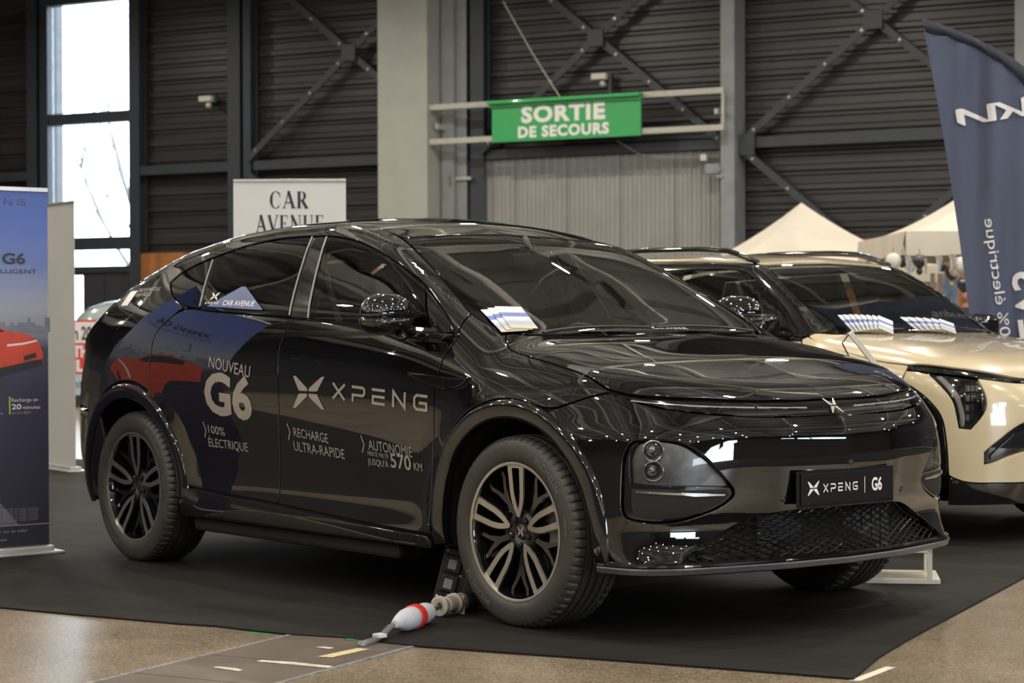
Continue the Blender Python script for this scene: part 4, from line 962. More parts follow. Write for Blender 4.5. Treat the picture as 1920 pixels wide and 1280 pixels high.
def make_wheel():
    w = empty('wheel')
    V, Fc = tyre_mesh(); t = mobj('tyre', V, Fc, RUBBER, w, smooth=True); outward(t); t.data.set_sharp_from_angle(angle=math.radians(35))
    # sidewall lettering, bent round the bead
    def bent(body, size, rad, a_c, yy=-.1292):
        v, f = text_mesh(body, size, spacing=1.15, bold=.001, align='CENTER'); V = []
        for x, y in v: a = math.radians(a_c)-x/rad; r_ = rad+y; V.append((r_*math.cos(a), yy+max(0, r_-.322)*.16, r_*math.sin(a)))
        return V, [g for g in f]
    for q_ in (('MICHELIN', .034, .302, 48), ('MICHELIN', .034, .302, 228), ('235/60 R18', .013, .306, 8)): mobj('sidewall_lettering', *bent(*q_), RUBBERL, w)
    m = MB(); m.lathe([(.266, -.118), (.2665, -.1205), (.262, -.1215), (.2545, -.1190), (.2535, -.112)], 120); m.build('rim_edge', POLISH, w, smooth=True).data.set_sharp_from_angle(angle=math.radians(35))
    m = MB(); m.lathe([(.2535, -.112), (.245, -.09), (.232, -.02), (.230, .09), (.262, .11)], 96); m.build('rim_barrel', PIANO, w, smooth=True)
    # hub
    m = MB(); m.lathe([(.0005, -.075), (.030, -.076), (.033, -.072), (.036, -.082), (.060, -.086), (.078, -.080), (.084, -.05)], 40); m.build('hub', SATIN, w, smooth=True)
    m = MB(); m.lathe([(.0005, -.0855), (.025, -.085), (.029, -.082), (.030, -.072)], 32); m.build('hub_cap', SATIN, w, smooth=True)
    v, f = emblem(); mobj('cap_emblem', [(x*.028, -.0862, y*.034) for x, y in v], f, CHROME, w)
    def arm(o0, o1):  # fork half outline from the hub point to the rim
        return None
    out = [(-.006, .056), (-.022, .085), (-.033, .115), (-.039, .150), (-.042, .20), (-.046, .245), (-.054, .2555), (.054, .2555), (.046, .245), (.042, .20), (.039, .150), (.033, .115), (.022, .085), (.006, .056)]
    slot = [(0, .083), (-.009, .110), (-.0175, .150), (-.0200, .20), (-.0215, .238), (-.018, .243), (.018, .243), (.0215, .238), (.0200, .20), (.0175, .150), (.010, .110)]
    out_b = [(x*1.12, z) for x, z in out]
    V0, F0_ = plate_mesh(out_b, [slot], -.1085, -.065, dish); V1, F1 = plate_mesh(out, [slot], -.1115, -.108, dish)
    blk = [(-.010, .075), (-.012, .13), (-.030, .185), (-.050, .215), (-.052, .250), (-.040, .252), (-.036, .222), (-.018, .195), (0, .165), (.018, .195), (.036, .222), (.040, .252), (.052, .250), (.050, .215), (.030, .185), (.012, .13), (.010, .075)]
    V2, F2_ = plate_mesh(blk, [], -.090, -.055, dish)
    def rot(V, a): c, s_ = math.cos(a), math.sin(a); return [(x*c-z*s_, y, x*s_+z*c) for x, y, z in V]
    for k in range(5):
        a = math.radians(72*k)
        o = outward(mobj('spoke', rot(V0, a), F0_, PIANO, w)); o['label'] = 'black sides of a forked spoke'
        outward(mobj('spoke_face', rot(V1, a), F1, POLISH, w)); outward(mobj('inner_spoke', rot(V2, a+math.radians(36)), F2_, PIANO, w))
        q = math.radians(72*k+54); m = MB(); m.lathe([(.0005, -.098), (.008, -.098), (.0125, -.093), (.0135, -.080)], 12, Matrix.Translation((.052*math.cos(q), 0, .052*math.sin(q)))); m.build('lug_nut', PIANO, w, smooth=True)
    m = MB(); m.lathe([(.07, -.02), (.172, -.02), (.174, -.017), (.174, .003), (.172, .006), (.07, .006)], 64); m.lathe([(.07, -.035), (.088, -.033), (.09, -.02)], 40); m.build('brake_disc', DISC, w, smooth=True).data.set_sharp_from_angle(angle=math.radians(30))
    m = MB()
    for a in range(-32, 34, 8):
        q = math.radians(a+4); m.box(-.034, .034, -.045, .02, -.0135, .0135, M=Matrix.Translation((.155*math.cos(q), 0, .155*math.sin(q))) @ Matrix.Rotation(-q, 4, 'Y'), b=.004)
    m.build('brake_caliper', CALIPER, w)
    return w
wheel = make_wheel(); wheel.parent = car; wheel.location = (0, -.815, .369)
for (x, y, rz, ry) in ((-2.89, -.815, 0, 0), (0, .815, math.pi, .3), (-2.89, .815, math.pi, 0)):
    c = clone(wheel, car); c.location = (x, y, .369); c.rotation_euler = (0, 0, rz)
# ---- lettering on the doors
TL = math.tan(math.radians(-3.6))
def side_at(x0, z0, k=TL): return lambda s, t: (x0+s, -.94, z0+t+s*k)
def side_text(body, x0, x1, zb, h, m_, name='door_lettering', bold=.0, k=TL, **kw):
    v, f = text_mesh(body, 1, bold=bold, **kw); a = np.array(v); w0 = a[:, 0].max()-a[:, 0].min(); h0 = .70
    v = [((x-a[:, 0].min())*(x1-x0)/w0, y*h/h0) for x, y in v]
    return decal(name, G, (v, f), side_at(x0, zb, k), SIDE, m_, car)
side_text('NOUVEAU', -2.165, -1.815, .962, .052, VINYLG, k=-.12)
side_text('G6', -2.195, -1.80, .762, .180, VINYL, bold=.035, k=-.07)
side_text('100%', -2.185, -2.045, .660, .038, VINYLG); side_text('ÉLECTRIQUE', -2.195, -1.868, .597, .040, VINYLG, k=-.03)
side_text('RECHARGE', -1.485, -1.225, .672, .040, VINYLG, k=-.07); side_text('ULTRA-RAPIDE', -1.495, -1.115, .610, .042, VINYLG, k=-.05)
side_text('AUTONOMIE', -.935, -.635, .640, .042, VINYLG, k=-.06); side_text('MIXTE WLTP', -.945, -.80, .616, .018, VINYLG, k=-.06)
side_text("JUSQU'À", -.95, -.805, .578, .026, VINYLG, k=-.05); side_text('570', -.79, -.650, .575, .058, VINYL, k=-.05, bold=.015); side_text('KM', -.632, -.575, .570, .034, VINYLG, k=-.05)
for x0, z0 in ((-2.205, .672), (-1.512, .690), (-.965, .660)):
    decal('chevron', G, stroke([[(-.018, .036), (.0, 0), (-.018, -.036)]], .007), side_at(x0, z0), SIDE, VINYLG, car)
decal('side_emblem', G, xf2(emblem(), 0, 0, .192, .138), side_at(-1.355, .866, 0), SIDE, VINYL, car)
decal('wordmark', G, xf2(wm, 0, 0, .655/wl, .066), side_at(-1.170, .845, -.055), SIDE, VINYL, car)
# window stickers
def on_side(body, x0, x1, zb, h, m_, k=-.03, **kw):
    v, f = text_mesh(body, 1, **kw); a = np.array(v); w0 = a[:, 0].max()-a[:, 0].min()
    return decal('window_lettering', G, ([((x-a[:, 0].min())*(x1-x0)/w0, y*h/.7) for x, y in v], f), lambda s, t: (x0+s, -.86, zb+t+s*k), DIAG, m_, car, off=.003)
decal('blue_window_sticker', G, ([(-.235, -.020), (.0, .107), (.035, .107), (.255, -.035), (.2, -.035)], [(0, 1, 2, 3, 4)]), lambda s, t: (-2.065+s, -.86, 1.247+t-.02*s), DIAG, VINYLB, car, off=.0015)
on_side('CAR AVENUE', -2.165, -1.895, 1.236, .032, WHITEP, bold=.01)
decal('window_emblem', G, xf2(emblem(), 0, 0, .052, .048), lambda s, t: (-2.262+s, -.85, 1.288+t), DIAG, WHITEP, car, off=.003)
decal('window_wordmark', G, xf2(wm, 0, 0, .12/wl, .015), lambda s, t: (-2.325+s, -.86, 1.245+t), DIAG, WHITEP, car, off=.003, maxe=.02)
side_txt = side_text
decal('sticker', G, ([(-.03, 0), (.05, -.004), (.085, .10), (.005, .10)], [(0, 1, 2, 3)]), lambda s, t: (-3.16+s, -.82, 1.245+t), DIAG, WHITEP, car, off=.002)
for bdy, zz in (('DECOUVREZ-LE', 1.318), ('ESSAYEZ-LE', 1.285)):
    v, f = text_mesh(bdy, .034); decal('rear_lettering', G, (v, f), lambda s, t, zz=zz: (-3.07+s*1.0, -.80, zz+t-.03*s), DIAG, VINYLG, car)

# ================================================================== the cream electric car behind
S2=Tab([-3.7,-3.3,-2.7,-1.8,-1.0,-.4,.1,.45,.8],[.15,.30,.42,.58,.75,.88,.97,1.06,1.14,1.25,1.38,1.50,1.6],
 [[.76,.80,.82,.84,.85,.85,.84,.82,.79,.73,.66,.58,.5],
  [.83,.87,.88,.89,.90,.90,.89,.87,.84,.79,.72,.65,.58],
  [.87,.90,.91,.915,.92,.92,.91,.89,.865,.82,.755,.69,.62],
  [.87,.90,.895,.905,.92,.92,.91,.895,.875,.83,.765,.70,.64],
  [.87,.90,.895,.905,.92,.92,.91,.895,.87,.82,.75,.68,.62],
  [.87,.90,.90,.91,.92,.92,.91,.89,.85,.79,.72,.65,.58],
  [.87,.90,.905,.915,.92,.915,.90,.87,.82,.75,.68,.6,.5],
  [.86,.885,.895,.90,.905,.90,.88,.85,.79,.72,.64,.55,.45],
  [.84,.86,.87,.88,.88,.87,.85,.81,.74,.66,.57,.48,.4]],.12,.028)
T2x=[-3.75,-3.62,-3.4,-3.1,-2.6,-2.0,-1.5,-1.15,-1.0,-.8,-.6,-.38,-.1,.2,.45,.62,.8]
T2c=[1.0,1.12,1.40,1.51,1.555,1.58,1.575,1.55,1.51,1.40,1.27,1.112,1.078,1.045,.995,.92,.76]
def cr2(x):
    if x<-1.05: return [0,-.006,-.022,-.05,-.12]
    if x<-.45: return [0,-.004,-.012,-.03,-.09]
    return [0,-.002,-.008,-.03,-.09]
T2=Tab(T2x,[0,.3,.55,.75,.95],[[c+k for k in cr2(x)] for x,c in zip(T2x,T2c)],.035,.08)
F2=Tab([0,.3,.55,.72,.84,.92,1.0],[.15,.28,.38,.5,.65,.78,.87,.95,1.05],
 [[a+b for a in [.74,.79,.80,.815,.815,.80,.76,.66,.5]] for b in [0,-.015,-.065,-.14,-.25,-.42,-.65]],.05,.02)
R2=Tab([0,.4,.7,.85,.95],[.15,.4,.8,1.0,1.2],[[a+b for a in [-3.42,-3.50,-3.48,-3.44,-3.4]] for b in [0,.03,.1,.2,.38]],.05,.02)
def ev(x,y,z):
    ya=np.abs(y); s=S2(x,z)
    a=ya-s; b=(z-T2(x,ya))*.9; c=(x-F2(ya,z))*.9; d=(R2(ya,z)-x)*.9
    f=smax(a,b,.06+.05*sstep(-.8,-.2,x)); f=smax(f,c,.07); f=smax(f,d,.10)
    return smax(f,.19-z,.02)
EV_P=np.array([-1.255,3.457,0.]); EV_H=.0149
body_ev = Surf(ev)

E = body_ev
GLASSE = glass('tinted_front_glass', (.34, .39, .37), 1.75)
CREAMP = mat('cream_gloss_paint', (.56, .475, .315), .22, coat=1, var=.04, scale=3)
ev_root = tag(empty('compact_suv', (EV_P[0], EV_P[1], 0), EV_H), 'cream boxy electric car with black lower cladding parked behind the black car', 'car')
R2o = .475
def arc2(cx, r, a0, a1, n=14): return [(cx+r*math.cos(math.radians(a0+(a1-a0)*i/n)), -.9, .345+r*math.sin(math.radians(a0+(a1-a0)*i/n))) for i in range(n+1)]
EFRONT = Cyl(-.35)
HS = [(-.448, -.846, 1.076), (-.287, -.855, 1.030), (-.1, -.872, .985), (.099, -.884, .945), (.26, -.873, .932)]
HL = [(.30, -.86, .929), (.40, -.825, .925), (.492, -.77, .918), (.601, -.63, .897), (.665, -.50, .875), (.70, -.30, .885), (.715, 0, .89)]
W2B = [(-.40, -.72, 1.095), (-.332, -.593, 1.093), (-.28, -.3, 1.095), (-.25, 0, 1.095)]
W2S = [(-.407, -.71, 1.106), (-.584, -.681, 1.232), (-.768, -.645, 1.355), (-.95, -.60, 1.465), (-1.0, -.575, 1.50)]
half = [(-.43, -.80, 1.085)]+HS+HL[:-1]
panel('hood', E, half+[HL[-1]]+mirror_pts(half)[::-1]+mirror_pts(sh(W2B[:-1], .02))+[(-.23, 0, 1.09)]+sh(W2B[:-1], .02)[::-1], TOP, CREAMP, ev_root, step=.035)
SB = [(.276, -.887, .910), (.388, -.862, .897), (.513, -.799, .883), (.63, -.67, .860), (.683, -.549, .842), (.71, -.42, .838), (.735, -.25, .850), (.745, 0, .856)]
st = [(.265, -.89, .928)]+[(x, y, z+.025) for x, y, z in SB[1:-1]]
panel('front_strip', E, st+[(.72, 0, .884)]+mirror_pts(st)[::-1]+mirror_pts(SB[:-1])+[SB[-1]]+SB[:-1][::-1], EFRONT, PIANO, ev_root, step=.025, gap=.001, off=.004)
HLMP = [(.318, -.883, .9), (.391, -.865, .889), (.471, -.856, .824), (.532, -.837, .748), (.548, -.833, .67), (.558, -.827, .609), (.603, -.792, .605), (.654, -.729, .694), (.649, -.721, .771), (.60, -.73, .868), (.513, -.795, .880), (.416, -.855, .893)]
INT = [(.651, -.737, .485), (.647, -.732, .423), (.667, -.702, .426), (.72, -.60, .47), (.765, -.45, .50), (.765, -.45, .66), (.735, -.58, .62), (.681, -.695, .531)]
CT = [(.503, -.849, .367), (.523, -.838, .352), (.583, -.791, .326), (.669, -.68, .325), (.75, -.45, .322), (.80, -.2, .32), (.805, 0, .32)]
ARC = [(.503, -.852, .40), (.503, -.855, .452), (.498, -.861, .553), (.48, -.868, .669), (.419, -.888, .746), (.352, -.902, .799), (.249, -.908, .852)]
bo = ARC+[(.262, -.89, .905)]+SB[1:-1]
panel('front_bumper', E, [CT[-1]]+CT[:-1][::-1]+bo+[SB[-1]]+mirror_pts(bo)[::-1]+mirror_pts(CT[:-1]), EFRONT, CREAMP, ev_root, step=.028, holes=[HLMP, mirror_pts(HLMP), INT, mirror_pts(INT)], thick=.03, ang=35)
cl = [(.49, -.84, .20), (.50, -.85, .355)]+CT[1:-1]
cb = [(.49, -.84, .205), (.6, -.75, .205), (.7, -.55, .205), (.76, -.3, .205)]
panel('bumper_cladding', E, cl[1:]+[CT[-1]]+mirror_pts(cl[1:])[::-1]+mirror_pts(cb)+[(.78, 0, .205)]+cb[::-1], EFRONT, PIANO, ev_root, step=.03, off=-.004)
E_BAR = [(.424, -.857, .878), (.457, -.842, .882), (.516, -.832, .832), (.562, -.815, .771), (.585, -.808, .66), (.579, -.812, .618), (.566, -.821, .613), (.555, -.825, .686), (.538, -.832, .755), (.484, -.849, .824)]
LGL = mat('clear_light_guide', (.17, .165, .16), .2, coat=1)
for s_, b in enumerate(panel('headlight', E, HLMP, EFRONT, PIANO, ev_root, mirror=True, step=.025, off=-.01, thick=.03, ang=35)):
    for nm, P_, mt, of in (('light_guide', E_BAR, LGL, -.004), ('lamp_cluster', [(.53, -.79, .872), (.60, -.74, .86), (.640, -.732, .771), (.642, -.738, .702), (.60, -.792, .625), (.586, -.80, .76)], GLASSL, -.003)):
        V, Fc, N = skin(E, P_, EFRONT, step=.02, gap=.001, off=of, thick=.003)
        if s_: V, Fc, N = flipy(V, Fc, N)
        mobj(nm, V, Fc, mt, b, normals=N)
    m = MB(); sy = -1 if s_ == 0 else 1
    for i in range(3):
        for j in range(4): m.box(.575+.012*i, .59+.012*i, sy*(.79-.02*i)-.008, sy*(.79-.02*i)+.008, .65+j*.05, .68+j*.05)
    c_ = m.build('lamp_cells', LAMPBACK, b); c_['kind'] = 'stuff'
panel('intake', E, INT, EFRONT, PIANO, ev_root, mirror=True, step=.025, off=-.02, thick=.02, ang=35)
E_IN = [(.666, -.713, .469), (.664, -.71, .438), (.71, -.633, .487), (.76, -.50, .52), (.76, -.50, .60), (.726, -.603, .576)]
panel('intake_gloss', E, E_IN, EFRONT, PAINT, ev_root, mirror=True, step=.025, off=-.008, thick=.01, ang=35)
fen = [(.249, -.908, .852), (.262, -.89, .905), (.262, -.88, .930)]+HS[::-1]+[(-.47, -.865, 1.06), (-.45, -.885, 1.0), (-.47, -.90, .9), (-.51, -.90, .6), (-.51, -.90, .40)]+[(-x, -.905, z) for x, y, z in ARC[1:]]+[(0, -.9, .875)]
panel('fender', E, fen, DIAG, CREAMP, ev_root, mirror=True, step=.035)
panel('front_door', E, [(-.47, -.87, 1.055), (-.455, -.89, 1.0), (-.475, -.9, .9), (-.495, -.9, .6), (-.5, -.9, .36), (-1.5, -.9, .36), (-1.5, -.9, 1.06), (-1.0, -.9, 1.055)], SIDE, CREAMP, ev_root, mirror=True, step=.05)
panel('rear_door', E, [(-1.505, -.9, 1.06), (-1.505, -.9, .36), (-2.2, -.9, .36)]+arc2(-2.68, R2o, 4, 62, 8)+[(-2.45, -.9, 1.07)], SIDE, CREAMP, ev_root, mirror=True, step=.05)
panel('quarter_panel', E, [(-2.45, -.9, 1.07)]+arc2(-2.68, R2o, 62, 176, 12)+[(-3.35, -.85, .4), (-3.36, -.84, .9), (-3.30, -.78, 1.2), (-2.6, -.85, 1.1)], SIDE, CREAMP, ev_root, mirror=True, step=.05)
panel('sill_cladding', E, [(-.48, -.9, .355), (-2.2, -.9, .355), (-2.2, -.9, .21), (-.48, -.9, .21)], SIDE, PIANO, ev_root, mirror=True, step=.06)
def arch3(cx):
    oc = [(cx+x, -.9, z) for x, y, z in [(.498, 0, .36)]+ARC]+[(cx, -.9, .872)]+[(cx-x, -.9, z) for x, y, z in ARC[::-1]+[(.498, 0, .36)]]
    panel('arch_panel', E, oc+arc2(cx, .43, 178, 2, 20), SIDE, PIANO, ev_root, mirror=True, step=.03, off=.002)
    prof = [(.40, -.03), (.405, .004), (.42, .010), (.432, .010), (.44, -.006)]; n = 40; k = len(prof); A = [math.radians(-8+196*i/n) for i in range(n+1)]
    Q = np.array([(cx+p[0]*math.cos(a), 0, .345+p[0]*math.sin(a)) for a in A for p in prof]); P, ok = SIDE.cast(E, SIDE.to2(Q)); y0 = np.interp(np.arange(len(P)), np.where(ok)[0], P[ok, 1])
    V = [(q[0], y-p[1], q[2]) for q, y, p in zip(Q, y0, prof*(n+1))]; Fc = [(i*k+j+1, i*k+j, (i+1)*k+j, (i+1)*k+j+1) for i in range(n) for j in range(k-1)]
    e1, e2, e3_ = (np.array(V[i]) for i in Fc[2][:3]); Fc = [f[::-1] for f in Fc] if np.cross(e2-e1, e3_-e1)[1] > 0 else Fc
    for s_ in (1, -1): mobj('arch_cladding', [(x, y*s_, z) for x, y, z in V], Fc if s_ > 0 else [f[::-1] for f in Fc], PIANO, ev_root, smooth=True)
    for s_ in (1, -1):
        m = MB(); m.V = [(cx+.41*math.cos(a), s_*y, .345+.41*math.sin(a)) for a in A for y in (-.9, -.6)]; m.F = [(2*i, 2*i+1, 2*i+3, 2*i+2) for i in range(n)]+[tuple(range(1, 2*n+2, 2))]; m.build('wheel_housing', DARK, ev_root)
arch3(0); arch3(-2.68)
panel('windscreen', E, [(-.24, 0, 1.095)]+W2B[:-1][::-1]+W2S+[(-1.01, -.2, 1.51)]+[(-1.02, 0, 1.51)]+mirror_pts(W2B[:-1][::-1]+W2S+[(-1.01, -.2, 1.51)])[::-1], TOP, GLASSE, ev_root, step=.05, off=-.003)
DL = [(-.50, -.84, 1.075), (-1.5, -.87, 1.075), (-2.45, -.86, 1.09), (-2.75, -.82, 1.15), (-2.55, -.74, 1.44), (-1.5, -.71, 1.475), (-1.08, -.70, 1.472), (-.944, -.732, 1.4), (-.789, -.769, 1.317), (-.663, -.79, 1.235)]
pf = [(-.43, -.80, 1.085)]+W2S+[(-1.04, -.62, 1.505)]
sidef = pf+[(-1.2, -.655, 1.50), (-1.6, -.665, 1.505), (-2.2, -.665, 1.505), (-2.9, -.66, 1.46), (-3.3, -.70, 1.28), (-3.3, -.80, 1.12), (-2.6, -.87, 1.085), (-1.5, -.88, 1.068), (-.48, -.86, 1.068)]
panel('pillar_frame', E, sidef, DIAG, PIANO, ev_root, mirror=True, step=.035, holes=[DL], ang=35)
for a, b in ((-.4, -1.47), (-1.53, -2.42), (-2.46, -3)):
    P_ = clip_line(clip_line(DL, (a, 0, 0), (a, 0, 2)), (b, 0, 2), (b, 0, 0))
    if len(P_) > 2: panel('side_window', E, P_, DIAG, GLASSE if a > -1 else GLASSR, ev_root, mirror=True, step=.05, off=-.006, thick=.006, ang=35)
rfe = [(-1.03, -.2, 1.515), (-1.02, -.575, 1.505), (-1.06, -.62, 1.508), (-1.2, -.648, 1.50), (-1.6, -.658, 1.505), (-2.2, -.658, 1.505), (-2.9, -.65, 1.46), (-3.3, -.68, 1.30), (-3.38, -.3, 1.35)]
panel('roof', E, rfe+mirror_pts(rfe)[::-1], TOP, CREAMP, ev_root, step=.06)
panel('tailgate', E, [(-3.3, -.68, 1.30), (-3.3, .68, 1.30), (-3.55, .6, 1.1), (-3.62, 0, 1.1), (-3.55, -.6, 1.1)], TOP, GLASSR, ev_root, step=.06)
EREAR = Cyl(-2.6, sgn=-1)
q = [(-2.6-1.0*math.cos(a), 1.0*math.sin(a), .3) for a in np.linspace(-1.1, 1.1, 18)]; panel('rear_body', E, q+[(x, y, 1.1) for x, y, z in q[::-1]], EREAR, CREAMP, ev_root, step=.06)
for s_ in (1, -1):
    P, ok = TOP.cast(E, np.array([(x, -s_*.60) for x in np.linspace(-2.7, -1.05, 22)])); off = np.interp(np.arange(22), [0, 2, 18, 21], [0, .045, .045, .0])
    m = MB(); m.tube([(p[0], p[1], p[2]+o_+.004) for p, o_ in zip(P, off)], .018, 8); m.build('roof_rail', PIANO, ev_root, smooth=True)
    M = Matrix.Translation((-.66, -1.0*s_, 1.13)) @ Matrix.Rotation(math.radians(10*s_), 4, 'Z'); m = MB(); V, Fc = superell(0, 0, 0, .08, .12, .08, .6); m.add(V, Fc, M); mh = m.build('door_mirror', PIANO, ev_root, smooth=True)
    m = MB(); V, Fc = superell(-.070, 0, .01, .006, .085, .052, .5); m.add(V, Fc, M); m.build('mirror_glass', CHROME, mh, smooth=True)
    m = MB(); m.tube([(-.62, -.92*s_, 1.09), (-.55, -.85*s_, 1.08)], .022, 8); m.build('mirror_arm', PIANO, mh)
P, ok = TOP.cast(E, np.array([(.52, -.62), (.50, -.5)]))
m = MB()
for poly, pj in ((fen, DIAG), ([(-.5, -.9, 1.05), (-.5, -.9, .36), (-2.2, -.9, .36), (-2.3, -.9, .9), (-2.45, -.9, 1.07), (-1.0, -.9, 1.05)], SIDE)):
    V, Fc, N = skin(E, poly, pj, step=.08, gap=-.01, off=-.02, thick=.001, bev=.001); m.add(V, Fc); V, Fc, N = flipy(V, Fc, N); m.add(V, Fc)
V, Fc, N = skin(E, half+mirror_pts(half)[::-1]+mirror_pts(W2B[:-1])+W2B[:-1][::-1], TOP, step=.08, gap=-.01, off=-.02, thick=.001, bev=.001); m.add(V, Fc)
m.box(-3.2, .45, -.56, .56, .20, .40); m.box(.40, .66, -.5, .5, .205, .80); m.build('carcass', DARK, ev_root)
m = MB(); m.box(-.90, -.42, -.66, .66, .86, .96, b=.02); m.build('dashboard', DASHM, ev_root)
m = MB(); V, Fc = superell(-.80, .12, 1.02, .012, .33, .075, .3); m.add(V, Fc); m.build('wide_screen', PIANO, ev_root)
m = MB(); R_ = Matrix.Translation((-.98, .36, .97)) @ Matrix.Rotation(math.radians(-24), 4, 'Y'); m.tube([tuple(R_ @ Vector((0, .18*math.cos(a), .18*math.sin(a)))) for a in np.linspace(0, 2*math.pi, 33)[:-1]], .015, 8, closed=True); m.tube([tuple(R_ @ Vector((0, -.17, 0))), tuple(R_ @ Vector((0, .17, 0)))], .02, 8); m.build('steering_wheel', DASHM, ev_root, smooth=True)
SEATG = mat('grey_green_seat', (.10, .13, .13), .7, var=.1)
for x0, yy in ((-1.4, -.36), (-1.4, .36), (-2.2, -.36), (-2.2, .36)):
    m = MB(); m.box(x0-.28, x0+.25, yy-.25, yy+.25, .46, .62, b=.05); s_ob = m.build('seat', SEATG, ev_root)
    m = MB(); V, Fc = superell(0, 0, .33, .075, .25, .34, .5); m.add(V, Fc, Matrix.Translation((x0-.27, yy, .58)) @ Matrix.Rotation(math.radians(-16), 4, 'Y')); m.build('seat_back', SEATG, s_ob, smooth=True)
    m = MB(); V, Fc = superell(0, 0, .74, .05, .13, .09, .6); m.add(V, Fc, Matrix.Translation((x0-.27, yy, .58)) @ Matrix.Rotation(math.radians(-16), 4, 'Y')); m.build('headrest', SEATG, s_ob, smooth=True)
for (x, y, rz) in ((0, -.79, 0), (-2.68, -.79, 0), (0, .79, math.pi), (-2.68, .79, math.pi)):
    c = clone(wheel, ev_root); c.location = (x, y, .345); c.rotation_euler = (0, 0, rz); c.scale = (.935, .85, .935)
# emblem-less hood; leaflets lie under the wipers
m = MB(); Q = np.array([(-.33-.0*t, -.55+.5*t, 1.1) for t in np.linspace(0, 1, 12)]); P, ok = TOP.cast(E, TOP.to2(Q)); m.tube([tuple(p+np.array([0, 0, .012])) for p in P], .006, 6); m.build('wiper', SATIN, ev_root)

# ================================================================== banners, flag, stands, small things
ALU = mat('brushed_aluminium', (.55, .55, .55), .35, metal=.8, var=.1)
INK = mat('near_black_ink', (.015, .017, .022), .5); GREYI = mat('grey_ink', (.28, .28, .30), .5); WHITEI = mat('white_ink', (.62, .62, .64), .5, var=.02)
def ang(du, dv): return HA+math.atan2(dv, du)
def banner(name, loc, rz, w, h, face, lab, foot=True):
    """stands on its base; local x to the viewer's right, front faces local -y, origin at the base's middle"""
    t = tag(empty(name, loc, rz), lab, 'banner')
    m = MB(); m.box(-w/2, w/2, -.001, .001, .036, h-.012)
    o = m.build('printed_sheet', face, t)
    m = MB(); m.box(-w/2-.012, w/2+.012, -.045, .045, .012, .040, b=.008); m.box(-w/2-.02, w/2+.05, -.085, .085, .0, .014, b=.004); m.build('base', ALU, t)
    m = MB(); m.box(-w/2, w/2, -.008, .008, h-.022, h, b=.002); m.build('top_bar', ALU, t)
    m = MB(); m.tube([(0, .03, .05), (0, .018, h-.01)], .009, 8); m.build('pole', ALU, t)
    return t, o
def ramp_mat(name, axis, lo, hi, stops, rough=.4, streak=True):
    m = mat(name, (1, 1, 1), rough, var=0); nt = m.node_tree; b = nt.nodes['Principled BSDF']
    tc = nd(nt, 'ShaderNodeTexCoord'); sp = nd(nt, 'ShaderNodeSeparateXYZ'); nt.links.new(tc.outputs['Object'], sp.inputs[0]); mr = nd(nt, 'ShaderNodeMapRange'); mr.inputs['From Min'].default_value = lo; mr.inputs['From Max'].default_value = hi
    nt.links.new(sp.outputs[axis], mr.inputs['Value']); src = mr.outputs['Result']
    if streak:
        wv = nd(nt, 'ShaderNodeTexNoise'); wv.inputs['Scale'].default_value = 2.2; mp = nd(nt, 'ShaderNodeMapping'); mp.inputs['Rotation'].default_value = (0, .5, 0); mp.inputs['Scale'].default_value = (.8, 1, 5); nt.links.new(tc.outputs['Object'], mp.inputs[0]); nt.links.new(mp.outputs[0], wv.inputs['Vector'])
        ma = nd(nt, 'ShaderNodeMath', operation='MULTIPLY_ADD'); ma.inputs[1].default_value = .10; ma.inputs[2].default_value = -.05; nt.links.new(wv.outputs['Fac'], ma.inputs[0]); ad = nd(nt, 'ShaderNodeMath', operation='ADD'); nt.links.new(src, ad.inputs[0]); nt.links.new(ma.outputs[0], ad.inputs[1]); src = ad.outputs[0]
    cr = nd(nt, 'ShaderNodeValToRGB'); e = cr.color_ramp.elements
    while len(e) < len(stops): e.new(.5)
    for k, (p, c) in enumerate(stops): e[k].position = p; e[k].color = (*c, 1)
    nt.links.new(src, cr.inputs['Fac']); nt.links.new(cr.outputs['Color'], b.inputs['Base Color']); return m
def art(name, vf, mt, parent, dx=0, dz=0, y=-.0025): return mobj(name, [(x+dx, y, z+dz) for x, z in vf[0]], vf[1], mt, parent)
def poly(*p): return fill(list(p))
def tline(body, x1, zb, h, mt, parent, width=None, bold=0, align='RIGHT', y=-.003, name='print_lettering'):
    v, f = text_mesh(body, 1, bold=bold); a = np.array(v); w0 = a[:, 0].max()-a[:, 0].min(); k = (width/w0) if width else h/.7; x0 = x1-w0*k if align == 'RIGHT' else (x1 if align == 'LEFT' else x1-w0*k/2)
    return art(name, ([((x-a[:, 0].min())*k+x0, yy*h/.7+zb) for x, yy in v], f), mt, parent, y=y)
# printed banner at the left: right edge of the sheet is local x = w/2
SKYM = ramp_mat('printed_sky_and_road', 2, 0, 1.84, [(0, (.012, .012, .016)), (.12, (.02, .018, .035)), (.42, (.030, .028, .060)), (.565, (.05, .05, .085)), (.60, (.17, .19, .26)), (.66, (.27, .29, .36)), (.80, (.10, .15, .38)), (.92, (.055, .105, .38)), (1, (.05, .09, .33))])
W_ = .85; bl = H(-4.80-.36/2, 1.665-.77/2, 0.008)
t, sheet = banner('printed_banner', bl, ang(.42, .907), W_, 1.84, SKYM, 'blue roll-up banner with a printed red car and city skyline')
def bx(px): return W_/2-(92-px)*.00287*1.0
def bz(py): return 1.84-(py-357)*.002685
wv, wl_ = wordmark(.15); art('print_wordmark', xf2(wv, bx(-62), bz(391), (bx(51)-bx(-62))/wl_, .030), DKI := mat('slate_ink', (.05, .055, .10), .5), t)
tline('XPENG G6', bx(50), bz(500), .052, INK, t, bold=.03, width=bx(50)-bx(-120)); tline('SUV ULTRA-INTELLIGENT', bx(71), bz(518), .022, INK, t, width=bx(71)-bx(-130))
random.seed(2); m = []
x = bx(-200)
